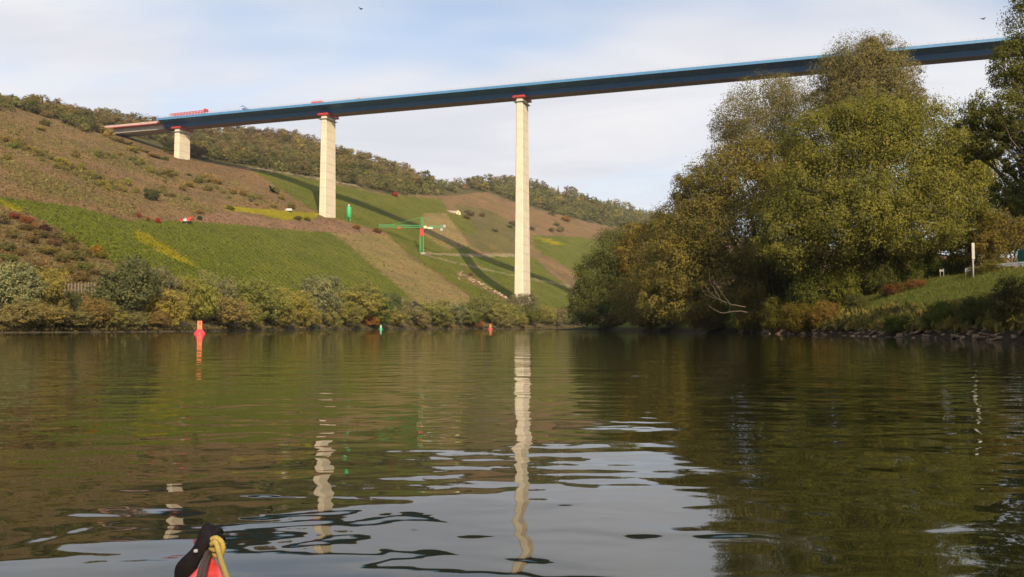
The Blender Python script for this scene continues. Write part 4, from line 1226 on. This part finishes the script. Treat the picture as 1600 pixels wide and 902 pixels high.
Hc = 27 * k
mb = MB(); lattice(mb, (0, 0, -1), (0, 0, Hc), 2.6, 0.23, 9); mb.build('mast', M_CRG, o)
mb = MB(); lattice(mb, (0, 0, Hc), (0, 0, Hc + 13 * k), 2.2, 0.45, 3); mb.box((0, 0, Hc + 6 * k), (1.7, 1.7, 11 * k)); mb.build('slewing_section', M_RED, o)
zj = Hc + 13 * k
mb = MB(); lattice(mb, (0, 0, zj), (0.2, 0, zj + 17 * k), 1.4, 0.28, 5); mb.build('tower_head', M_CRG, o)
mb = MB(); lattice(mb, (-1, 0, zj + 1), (-68 * k, 0, zj + 1.6), 1.6, 0.20, 20); mb.build('jib', M_CRG, o)
mb = MB(); lattice(mb, (1, 0, zj + 0.5), (37 * k, 0, zj + 1), 1.3, 0.2, 8); mb.build('counter_jib', M_CRG, o)
mb = MB(); mb.bar((0.2, 0, zj + 17 * k), (-48 * k, 0, zj + 2.4), 0.18); mb.bar((0.2, 0, zj + 17 * k), (35 * k, 0, zj + 1.6), 0.12); mb.build('tie_bar', M_CRG, o)
MB().box((5.5 * k, -1.2, zj + 0.8 * k), (4.4 * k, 2.0, 4 * k)).build('cab', M_PALEY, o, bevel=0.1)
MB().box((13 * k, 0, zj - 0.2), (9 * k, 1.9, 1.4)).build('machine_box', M_WHITE, o, bevel=0.1)
for dx_, dz_ in ((31, -1.4), (35.5, 1.2)):
    MB().tube([(dx_ * k, -0.9, zj + dz_), (dx_ * k, 0.9, zj + dz_)], 1.15, 12).build('counterweight', M_CONC2, o)
MB().box((-36 * k, 0, zj + 0.2), (2.2, 1.6, 1.5)).build('trolley', M_RED, o)
MB().box((0, 0, -0.3), (5.2, 5.2, 1.4)).build('base_slab', M_CONC2, o)

P = hill(545, 345)[0]; k = P[1] / F
o = tag(empty('silo', tuple(P)), 'upright green silo with pointed top beside the middle pier', 'silo')
R_ = 3.9 * k
MB().lathe([(R_ * 0.5, 2.0), (R_, 3.4), (R_, 19 * k), (R_ * 0.9, 20.5 * k), (R_ * 0.35, 23.5 * k), (0.02, 23.6 * k)], k=20).build('tank', M_GREENP, o, True)
MB().lathe([(R_ * 0.38, 23.0 * k), (R_ * 0.30, 25.5 * k), (0.02, 26 * k)], k=14).build('vent_cap', M_WHITE, o, True)
for a in range(4):
    an = a * math.pi / 2 + 0.7
    MB().bar((R_ * 0.85 * math.cos(an), R_ * 0.85 * math.sin(an), -0.6), (R_ * 0.85 * math.cos(an), R_ * 0.85 * math.sin(an), 3.6), 0.3).build('leg', M_GREENP, o)
mb = MB()
for z_ in (6, 10): mb.lathe([(R_ * 1.0, z_ * k - .1), (R_ * 1.05, z_ * k - .1), (R_ * 1.05, z_ * k + .1), (R_ * 1.0, z_ * k + .1)], k=20)
mb.build('hoop', M_GREENP, o)

P = hill(716, 335)[0]; k = P[1] / F
o = tag(empty('vineyard_hut', tuple(P)), 'tiny pale yellow gabled hut on the far vineyard slope', 'hut')
hw, hz, rz_ = 3.6 * k, 3.2 * k, 6.2 * k
V = [(-hw, -2.2, -1), (hw, -2.2, -1), (hw, -2.2, hz), (0, -2.2, rz_), (-hw, -2.2, hz), (-hw, 3, -1), (hw, 3, -1), (hw, 3, hz), (0, 3, rz_), (-hw, 3, hz)]
me = np_mesh('wall', V, [[(0, 1, 2, 4), (6, 5, 9, 7), (1, 6, 7, 2), (5, 0, 4, 9)], [(4, 2, 3), (7, 9, 8)]]); link('wall', me, solid('hut_plaster', (0.78, 0.68, 0.36), 0.8, 0.1, 1), o)
mb = MB()
for sg in (-1, 1):
    a = np.array([0, 0.4, rz_ + 0.25]); e = np.array([sg * (hw + 0.5), 0.4, hz - 0.25]); c_ = (a + e) / 2; d_ = (e - a); Ld = np.linalg.norm(d_); d_ /= Ld
    mb.box(c_, (Ld, 6.0, 0.3), [d_, (0, 1, 0), np.cross(d_, (0, 1, 0))])
mb.build('roof', solid('roof_tile', (0.16, 0.09, 0.05), 0.8, 0.3, 2), o)
MB().box((0.2 * hw, -2.22, 0.7), (0.9, 0.08, 1.9)).build('door', M_BARK, o)
P = hill(706, 332)[0]
o = tag(empty('terrace_wall', tuple(P)), 'short pale stone wall left of the tiny yellow hut', 'wall')
for i in range(6): MB().box((-4.4 + i * 1.75, 0, 0.6 - 0.06 * i), (1.68, 0.7, 2.4)).build('stone_block', solid('pale_stone', (0.42, 0.36, 0.30), 0.9, 0.2, 1) if i == 0 else bpy.data.materials['pale_stone'], o, bevel=0.06)

P = hill(290, 349)[0]; k = P[1] / F
o = tag(empty('farm_truck', tuple(P + np.array([0, 0, 0.1]))), 'small red and white farm truck at the top edge of the front vineyard', 'truck')
MB().box((-6 * k, 0, 1.35), (6 * k, 1.9, 1.5)).build('cab', M_RED, o, bevel=0.25)
MB().box((-6 * k, -0.96, 1.75), (3.4 * k, 0.04, 0.55)).build('window', M_DARK, o)
MB().box((0.3 * k, 0, 1.15), (5.6 * k, 1.9, 1.0)).build('cargo_bed', M_WHITE, o, bevel=0.08)
MB().box((0.0 * k, 0, 2.0), (4.4 * k, 1.5, 0.7)).build('load_cover', M_GREY, o, bevel=0.2)
mb = MB(); mb.box((6.2 * k, 0, 1.7), (4.5 * k, 1.8, 1.8)); mb.box((8.6 * k, 0, 2.3), (2.5 * k, 1.8, 1.2)); mb.build('tank_trailer', M_RED, o, bevel=0.2)
for u in (-7.4, -1.2, 2.2, 6.6):
    for w_ in (-0.9, 0.9): MB().tube([(u * k, w_ - 0.12, 0.45), (u * k, w_ + 0.12, 0.45)], 0.45, 12).build('wheel', M_DARK, o)
P = hill(451, 331)[0]
o = tag(empty('parked_van', tuple(P)), 'white van parked on the track left of the middle pier', 'van')
MB().box((0, 0, 1.3), (4.6, 1.9, 1.7)).build('body', M_WHITE, o, bevel=0.3)
MB().box((-1.7, -0.96, 1.75), (0.9, 0.04, 0.55)).build('window', M_DARK, o)
for u in (-1.5, 1.5):
    for w_ in (-0.85, 0.85): MB().tube([(u, w_ - 0.12, 0.36), (u, w_ + 0.12, 0.36)], 0.36, 12).build('wheel', M_DARK, o)

# bare landslip with loose rocks below the crane
M_PINKST = solid('pinkish_rock', (0.46, 0.32, 0.24), 0.95, 0.35, 0.8)
SLM = []
for me0 in STM[:4]:
    me1 = me0.copy(); me1.materials.clear(); me1.materials.append(M_PINKST); SLM.append(me1)
rk = tag(empty('rock_slide', tuple(hill(740, 438)[0])), 'strip of bare pinkish rocks running down to the foot of the tallest pier', 'rockfall')
r0_ = np.array(rk.location)
for i in range(90):
    t = rng.random() ** 0.8
    x = np.interp(t, [0, 0.35, 1], [716, 744, 793]) + rng.normal(0, 1.2); y = np.interp(t, [0, 0.35, 1], [428, 439, 467]) + rng.normal(0, 2.2 * (1 - t) + 0.6)
    P = hill(x, y)[0]
    st = link('rock', SLM[i % 4], None, rk); st.location = P - r0_; s_ = rng.uniform(0.8, 2.3); st.scale = (s_, s_, s_ * 0.9); st.rotation_euler = (rng.uniform(-.4, .4), rng.uniform(-.4, .4), rng.uniform(0, 6))

M_OLDW = solid('weathered_wood', (0.22, 0.185, 0.15), 0.85, 0.3, 3)
# little fence behind the left bank shrubs
a, b_ = hill(86, 459)[0], hill(150, 462)[0]
o = tag(empty('slope_fence', tuple(a)), 'grey wooden post fence on the rough slope at the left', 'fence')
for i in range(13):
    x = 86 + i * 5.2; P = hill(x, 459 + rng.uniform(-0.5, 0.5))[0] - a
    MB().bar(P - [0, 0, 0.5], P + [0, 0, 2.4 + rng.uniform(-0.2, 0.2)], 0.16).build('post', M_OLDW, o)
P0 = hill(86, 459)[0] - a; P1 = hill(148, 459)[0] - a
for z_ in (0.9, 1.9): MB().bar(P0 + [0, -0.15, z_], P1 + [0, -0.15, z_], 0.05, 0.10).build('rail', M_OLDW, o)
a, b_ = hill(113, 427)[0], hill(133, 442)[0]
tag(MB().bar(a + [0, 0, 0.4], b_ + [0, 0, 0.4], 0.35).build('pale_log', M_PALEBARK), 'straight log lying on the brown slope above the fence', 'log')

# ------------------------------------------------------------------ buoys
M_BUOY = solid('buoy_red', (0.72, 0.05, 0.06), 0.4, 0.12, 3)
M_BUOYT = solid('buoy_orange', (0.78, 0.19, 0.08), 0.4, 0.15, 3)


def buoy(x, D, h, label, m1, m2, name='channel_buoy'):
    base = pt(float(x), 511.0 + F * HC / D, float(D)); base[2] = 0
    o = tag(empty(name, tuple(base), 0.3), label, 'buoy', 'channel buoys')
    s = h / 2.0
    MB().lathe([(0.02, -0.45 * s), (0.55 * s, -0.35 * s), (0.86 * s, -0.05 * s), (0.86 * s, 0.10 * s), (0.74 * s, 0.24 * s), (0.54 * s, 0.48 * s), (0.46 * s, 0.66 * s), (0.42 * s, 0.74 * s), (0.02, 0.74 * s)], k=24).build('float', m1, o, True)
    mb = MB()
    for a in range(4):
        an = a * math.pi / 2 + math.pi / 4
        mb.bar((0.30 * s * math.cos(an) * 1.3, 0.30 * s * math.sin(an) * 1.3, 0.7 * s), (0.30 * s * math.cos(an) * 1.2, 0.30 * s * math.sin(an) * 1.2, 2.0 * s), 0.14 * s)
    for z_ in (0.8, 1.32, 1.95): mb.box((0, 0, z_ * s), (0.62 * s, 0.62 * s, 0.12 * s))
    mb.build('tower', m2, o)
    mb = MB()
    for a in range(4):
        an = a * math.pi / 2; n_ = np.array([math.cos(an), math.sin(an), 0]); t_ = np.array([-n_[1], n_[0], 0])
        mb.box(n_ * 0.30 * s + np.array([0, 0, 1.06 * s]), (0.03 * s, 0.5 * s, 0.42 * s), [n_, t_, (0, 0, 1)])
        for q in (-1, 1): mb.box(n_ * 0.30 * s + t_ * q * 0.19 * s + np.array([0, 0, 1.62 * s]), (0.03 * s, 0.12 * s, 0.5 * s), [n_, t_, (0, 0, 1)])
        mb.box(n_ * 0.305 * s + np.array([0, 0, 1.62 * s]), (0.03 * s, 0.08 * s, 0.5 * s), [n_, t_, (0, 0, 1)])
    mb.build('reflector_panel', m2, o)
    MB().box((0, 0, 1.4 * s), (0.28 * s, 0.28 * s, 1.0 * s)).build('core', M_RUST, o)
    return o


buoy(312, 118, 1.85, 'near red conical channel buoy with an orange lattice top', M_BUOY, M_BUOYT)
buoy(766, 330, 2.1, 'far red channel buoy, a small dot left of the tallest pier', M_BUOY, M_BUOYT)
M_BG = solid('buoy_green', (0.04, 0.42, 0.20), 0.4, 0.12, 3)
M_BG2 = solid('buoy_light_green', (0.30, 0.62, 0.45), 0.4, 0.12, 3)
buoy(595, 320, 1.7, 'small green channel buoy near the far bank by the orange bush', M_BG, M_BG2)

# ------------------------------------------------------------------ signs and rail on the right bank
def ground(x, D):
    X_ = (x - CX) * D / F
    return np.array([X_, D, float(rbank(X_ - float(bank_x(D)), D))])


P = ground(1522, 96.0)
o = tag(empty('kilometre_board', tuple(P), 0.2), 'tall white river kilometre board on a post on the grass bank', 'sign')
zt = pt(1522.0, 380.0, 96.0)[2] - P[2]
M_DULLW = solid('weathered_white', (0.40, 0.39, 0.35), 0.7, 0.2, 4)
MB().tube([(0, 0, -0.4), (0, 0, zt - 0.1)], 0.09, 10).build('post', M_DULLW, o, True)
MB().box((-0.05, -0.14, zt - 0.95), (0.38, 0.06, 1.9)).build('board', M_DULLW, o, bevel=0.01)
M_OLDG = solid('weathered_grey_paint', (0.24, 0.235, 0.22), 0.8, 0.2, 4)
P = ground(1473, 108.0)
o = tag(empty('marker_post', tuple(P)), 'pair of short pale posts with a small plate behind the grass', 'post')
for dx_, hh in ((-0.22, 1.3), (0.22, 1.35)): MB().tube([(dx_, 0, -0.3), (dx_, 0, hh)], 0.045, 8).build('post', M_OLDG, o, True)
MB().box((-0.1, -0.09, 1.1), (0.55, 0.04, 0.25)).build('plate', M_OLDG, o)
o = tag(empty('guard_rail', tuple(ground(1510, 104.5))), 'grey steel guard rail along the road on top of the right bank', 'guard rail')
r0_ = np.array(o.location)
pth = [ground(x, D) - r0_ for x, D in ((1510, 104.5), (1540, 103), (1570, 101.5), (1600, 100), (1640, 98), (1680, 96))]
for a, b_ in zip(pth[:-1], pth[1:]):
    mb = MB(); mb.bar(a + [0, 0, 0.95], b_ + [0, 0, 0.95], 0.06, 0.16); mb.bar(a + [0, -0.06, 0.80], b_ + [0, -0.06, 0.80], 0.05, 0.06); mb.bar(a + [0, 0, 0.67], b_ + [0, 0, 0.67], 0.06, 0.12); mb.build('rail', M_GREY, o)
for a in pth:
    MB().bar(a - [0, 0, 0.3], a + [0, 0, 0.95], 0.10).build('post', M_GREY, o)
P = ground(1618, 106.0)
o = tag(empty('container', tuple(P), 0.2), 'dark green container half hidden behind the guard rail', 'container')
MB().box((0.6, 0, 1.9), (4.2, 2.0, 1.9)).build('body', solid('container_green', (0.02, 0.13, 0.09), 0.6, 0.2, 1), o, bevel=0.04)
mb = MB()
for i in range(9): mb.box((-1.2 + i * 0.45, -1.02, 1.9), (0.12, 0.06, 1.8))
mb.build('ribs', bpy.data.materials['container_green'], o)
MB().box((0.6, 0, 0.45), (4.0, 1.8, 1.0)).build('plinth', M_CONC2, o)

# ------------------------------------------------------------------ birds
M_BIRD = solid('black_feather', (0.012, 0.012, 0.014), 0.7, 0.2, 10)


def bird(x, y, D, span, bank, up, head, label):
    o = tag(empty('flying_bird', tuple(pt(float(x), float(y), float(D))), head), label, 'bird', 'dark birds in flight')
    o.rotation_euler = (bank, up, head)
    t = np.linspace(0, 1, 12)
    body = MB().tube(np.stack([(t - 0.5) * span * 0.62, 0 * t, 0.01 * np.sin(t * 3)], -1), span * 0.085 * np.array([.1, .45, .55, .6, .9, 1, 1, .95, .8, .55, .5, .35]) , 8)
    V = [(-0.5, -.09, 0), (-0.5, .09, 0), (-0.24, .05, 0.0), (-0.24, -.05, 0.0), (-0.5, -.09, 0.012), (-0.5, .09, 0.012), (-0.24, .05, 0.015), (-0.24, -.05, 0.015)]
    body.add(np.array(V) * span, [(0, 1, 2, 3), (7, 6, 5, 4), (0, 3, 7, 4), (1, 5, 6, 2), (0, 4, 5, 1), (3, 2, 6, 7)])
    body.build('body', M_BIRD, o, True)
    for sg in (-1, 1):
        ys = np.array([0.03, 0.18, 0.34, 0.5]); le = np.array([0.12, 0.16, 0.12, 0.0]); te = np.array([-0.14, -0.13, -0.12, -0.06]); zz_ = np.array([0.02, 0.10, 0.16, 0.14])
        up_ = np.stack([le, sg * ys, zz_], -1); lo_ = np.stack([te, sg * ys, zz_ - 0.01], -1)
        V = np.vstack([up_, lo_, up_ + [0, 0, 0.015], lo_ + [0, 0, 0.015]]) * span
        Q_ = []
        for i in range(3): Q_ += [(i, i + 1, 5 + i, 4 + i), (8 + i, 12 + i, 13 + i, 9 + i), (i, 8 + i, 9 + i, i + 1), (4 + i, 5 + i, 13 + i, 12 + i)]
        Q_ += [(0, 4, 12, 8), (3, 11, 15, 7)]
        MB().add(V, Q_).build('wing', M_BIRD, o)


bird(563, 14, 62, 0.5, 0.5, 0.2, 1.2, 'black bird high in the sky near the top of the picture')
bird(1536, 30, 55, 0.5, 0.2, -0.1, 0.4, 'black bird in the sky left of the dark tree at right')
bird(424, 297, 66, 0.75, 0.9, 0.3, 2.6, 'black bird in front of the brown slope left of the middle pier')
bird(650, 476, 60, 0.66, 0.7, -0.6, 0.9, 'black bird flying low in front of the bank trees')

# ------------------------------------------------------------------ kayak
KB = pt(329.0, 866.0, 2.2)
bow = np.array([KB[0], KB[1], 0.0]); stern = np.array([0.36, -2.05, 0.0])
kd = bow - stern; KL = np.linalg.norm(kd); kd /= KL; kn = np.array([kd[1], -kd[0], 0])
ky = tag(empty('kayak', tuple(stern + kd * KL / 2)), 'red plastic kayak, only its bow tip with black strap and yellow rope in view', 'kayak')
kc = stern + kd * KL / 2
m, nt, out = new_mat('red_plastic')
f = noise(nt, 30, 4, 0.6)
c = mixc(nt, rng_map(nt, f, 0.35, 0.7), (0.62, 0.045, 0.045), (0.78, 0.085, 0.075))
p = nd(nt, 'ShaderNodeBsdfPrincipled', {'Base Color': c, 'Roughness': 0.32})
b = nd(nt, 'ShaderNodeBump', {'Height': noise(nt, 60, 5), 'Strength': 0.25, 'Distance': 0.004}); nt.links.new(b.outputs[0], p.inputs['Normal'])
nt.links.new(p.outputs[0], out.inputs[0]); M_KAY = m
u = np.concatenate([np.linspace(-1, -0.8, 8)[:-1], np.linspace(-0.8, 0.8, 23)[:-1], np.linspace(0.8, 1.0, 16)])
hwid = 0.30 * (1 - np.abs(u) ** 2.6) ** 0.85 + 0.006
keel = -0.09 + 0.46 * np.clip((np.abs(u) - 0.72) / 0.28, 0, 1) ** 2.2
sheer = 0.20 + 0.178 * np.abs(u) ** 3
dk = sheer + 0.075 * (1 - np.abs(u) ** 3) + 0.028
k_ = 20
V = []
for i in range(len(u)):
    cx2 = kd * u[i] * KL / 2
    for a in np.linspace(0, 2 * math.pi, k_, endpoint=False):
        w_ = math.copysign(abs(math.cos(a)) ** 0.75, math.cos(a)); s2 = math.sin(a)
        z_ = sheer[i] + (dk[i] - sheer[i]) * s2 if s2 > 0 else sheer[i] - (sheer[i] - keel[i]) * abs(s2) ** 0.8
        V.append(cx2 + kn * hwid[i] * w_ + np.array([0, 0, z_]))
n_ = len(u)
i = np.arange(n_ - 1)[:, None] * k_; j = np.arange(k_)[None]; j2 = (j + 1) % k_
Q_ = np.stack([i + j, i + j2, i + k_ + j2, i + k_ + j], -1).reshape(-1, 4)
V = np.vstack([V, kd * -KL / 2 + [0, 0, sheer[0]], kd * KL / 2 + [0, 0, sheer[-1]]])
m_ = n_ * k_
T_ = [(m_, (a + 1) % k_, a) for a in range(k_)] + [(m_ + 1, (n_ - 1) * k_ + a, (n_ - 1) * k_ + (a + 1) % k_) for a in range(k_)]
MB().add(V, Q_, T_).build('hull', M_KAY, ky, True)
t = np.linspace(0, 2 * math.pi, 29)
MB().tube(np.stack([kd * (math.cos(a) * 0.42 - 0.22) + kn * 0.215 * math.sin(a) + np.array([0, 0, 0.315]) for a in t]), 0.022, 8, False).build('cockpit_rim', M_DARK, ky, True)
MB().add(np.vstack([[kd * (math.cos(a) * 0.40 - 0.22) + kn * 0.20 * math.sin(a) + np.array([0, 0, 0.312]) for a in t[:-1]], [kd * -0.22 + np.array([0, 0, 0.315])]]), None, [(q, (q + 1) % 28, 28) for q in range(28)]).build('spray_cover', M_DARK, ky)


def kp(x, y, dd=0.0): return pt(float(x), float(y), 2.2 + dd) - kc


# black webbing handle: a flat folded strap standing over the bow
path = [(287, 914, .02), (287, 895, .0), (298, 878, -.01), (309, 863, -.015), (318, 847, -.015), (326, 835, -.01), (335, 829, 0.01), (341, 834, 0.03), (330, 848, 0.05)]
P = np.array([kp(*q) for q in path]); q = np.linspace(0, 1, len(P)); t = np.linspace(0, 1, 30)
Ps = np.stack([np.interp(t, q, P[:, a]) for a in range(3)], -1)
ker = np.array([.25, .5, .25])
for _ in range(2):
    Ps[1:-1] = .25 * Ps[:-2] + .5 * Ps[1:-1] + .25 * Ps[2:]
tang = np.gradient(Ps, axis=0); tang /= np.linalg.norm(tang, axis=1)[:, None]
wdir = np.array([0.75, -0.25, -0.55]); W_ = wdir - tang * (tang @ wdir)[:, None]; W_ /= np.linalg.norm(W_, axis=1)[:, None]
N_ = np.cross(tang, W_)
hwv = 0.028 * (0.85 + 0.25 * np.sin(t * 9 + 1)); th = 0.0045
prof_ = [(-1, -1), (-0.5, -1.6), (0.5, -1.6), (1, -1), (1, 1), (0.5, 1.6), (-0.5, 1.6), (-1, 1)]
V = np.stack([Ps + W_ * (hwv * a)[:, None] + N_ * (th * b_) for a, b_ in prof_], 1).reshape(-1, 3)
i = np.arange(29)[:, None] * 8; j = np.arange(8)[None]; j2 = (j + 1) % 8
Q_ = np.stack([i + j, i + j2, i + 8 + j2, i + 8 + j], -1).reshape(-1, 4)
M_STRAP = solid('black_webbing', (0.009, 0.007, 0.008), 0.85, 0.4, 90, bump=0.002, spec=0.15)
mb = MB().add(V, Q_)
mb.Q.append(np.array([(0, 1, 2, 3), (0, 3, 4, 7), (4, 5, 6, 7)])); mb.Q.append(np.array([(0, 1, 2, 3), (0, 3, 4, 7), (4, 5, 6, 7)]) + 29 * 8)
mb.build('carry_strap', M_STRAP, ky, True)
MB().tube([kp(337, 829, 0.0), kp(343, 832, 0.03)], 0.011, 10).build('strap_toggle', M_STRAP, ky, True)
MB().box(kp(306, 861, -0.035), (0.010, 0.008, 0.008)).build('buckle', M_GREY, ky, bevel=0.002)


def rope(path, r, name, mat, wob=0.0):
    P = np.array([kp(*q_) for q_ in path]); q = np.linspace(0, 1, len(P)); t = np.linspace(0, 1, len(P) * 7)
    Ps = np.stack([np.interp(t, q, P[:, a]) for a in range(3)], -1)
    for _ in range(4): Ps[1:-1] = .25 * Ps[:-2] + .5 * Ps[1:-1] + .25 * Ps[2:]
    rr = r * (1 + wob * np.sin(np.arange(len(t)) * 2.1))
    return MB().tube(Ps, rr, 10).build(name, mat, ky, True)


M_YR = solid('yellow_rope', (0.34, 0.255, 0.06), 0.75, 0.2, 120, bump=0.003)
M_BC = solid('brown_cord', (0.055, 0.035, 0.03), 0.8, 0.45, 160, bump=0.003)
rope([(326, 852, -.01), (330, 843, -.015), (338, 840, -.02), (346, 846, -.02), (349, 856, -.02), (347, 866, -.015), (340, 870, -.01), (334, 866, 0), (332, 857, 0.01)], 0.0066, 'yellow_rope', M_YR, 0.10)
rope([(331, 850, -.02), (337, 847, -.03), (340, 855, -.032), (343, 866, -.05), (346, 878, -.10), (351, 892, -.16), (358, 912, -.24), (366, 940, -.34)], 0.0068, 'yellow_rope', M_YR, 0.10)
rope([(328, 856, 0.0), (335, 860, -.012), (342, 858, -.02), (346, 852, -.012)], 0.0066, 'yellow_rope', M_YR, 0.10)
rope([(325, 860, .0), (322, 868, -.04), (318, 880, -.12), (314, 892, -.19), (310, 906, -.26), (305, 930, -.36)], 0.0064, 'brown_cord', M_BC, 0.18)
rope([(329, 866, .0), (325, 874, -.08), (321, 886, -.16), (318, 900, -.235), (316, 920, -.32)], 0.0046, 'brown_cord', M_BC, 0.18)

# ------------------------------------------------------------------ the valley air
m, nt, out = new_mat('valley_haze')
pv = nd(nt, 'ShaderNodeVolumePrincipled', {'Color': (0.86, 0.90, 0.97, 1), 'Density': 0.00006, 'Anisotropy': 0.2})
nt.links.new(pv.outputs[0], out.inputs['Volume'])
tag(MB().box((0, 0, 248.5), (6400, 6400, 503)).build('haze', m), 'thin pale haze filling the river valley', 'haze', kind='stuff')
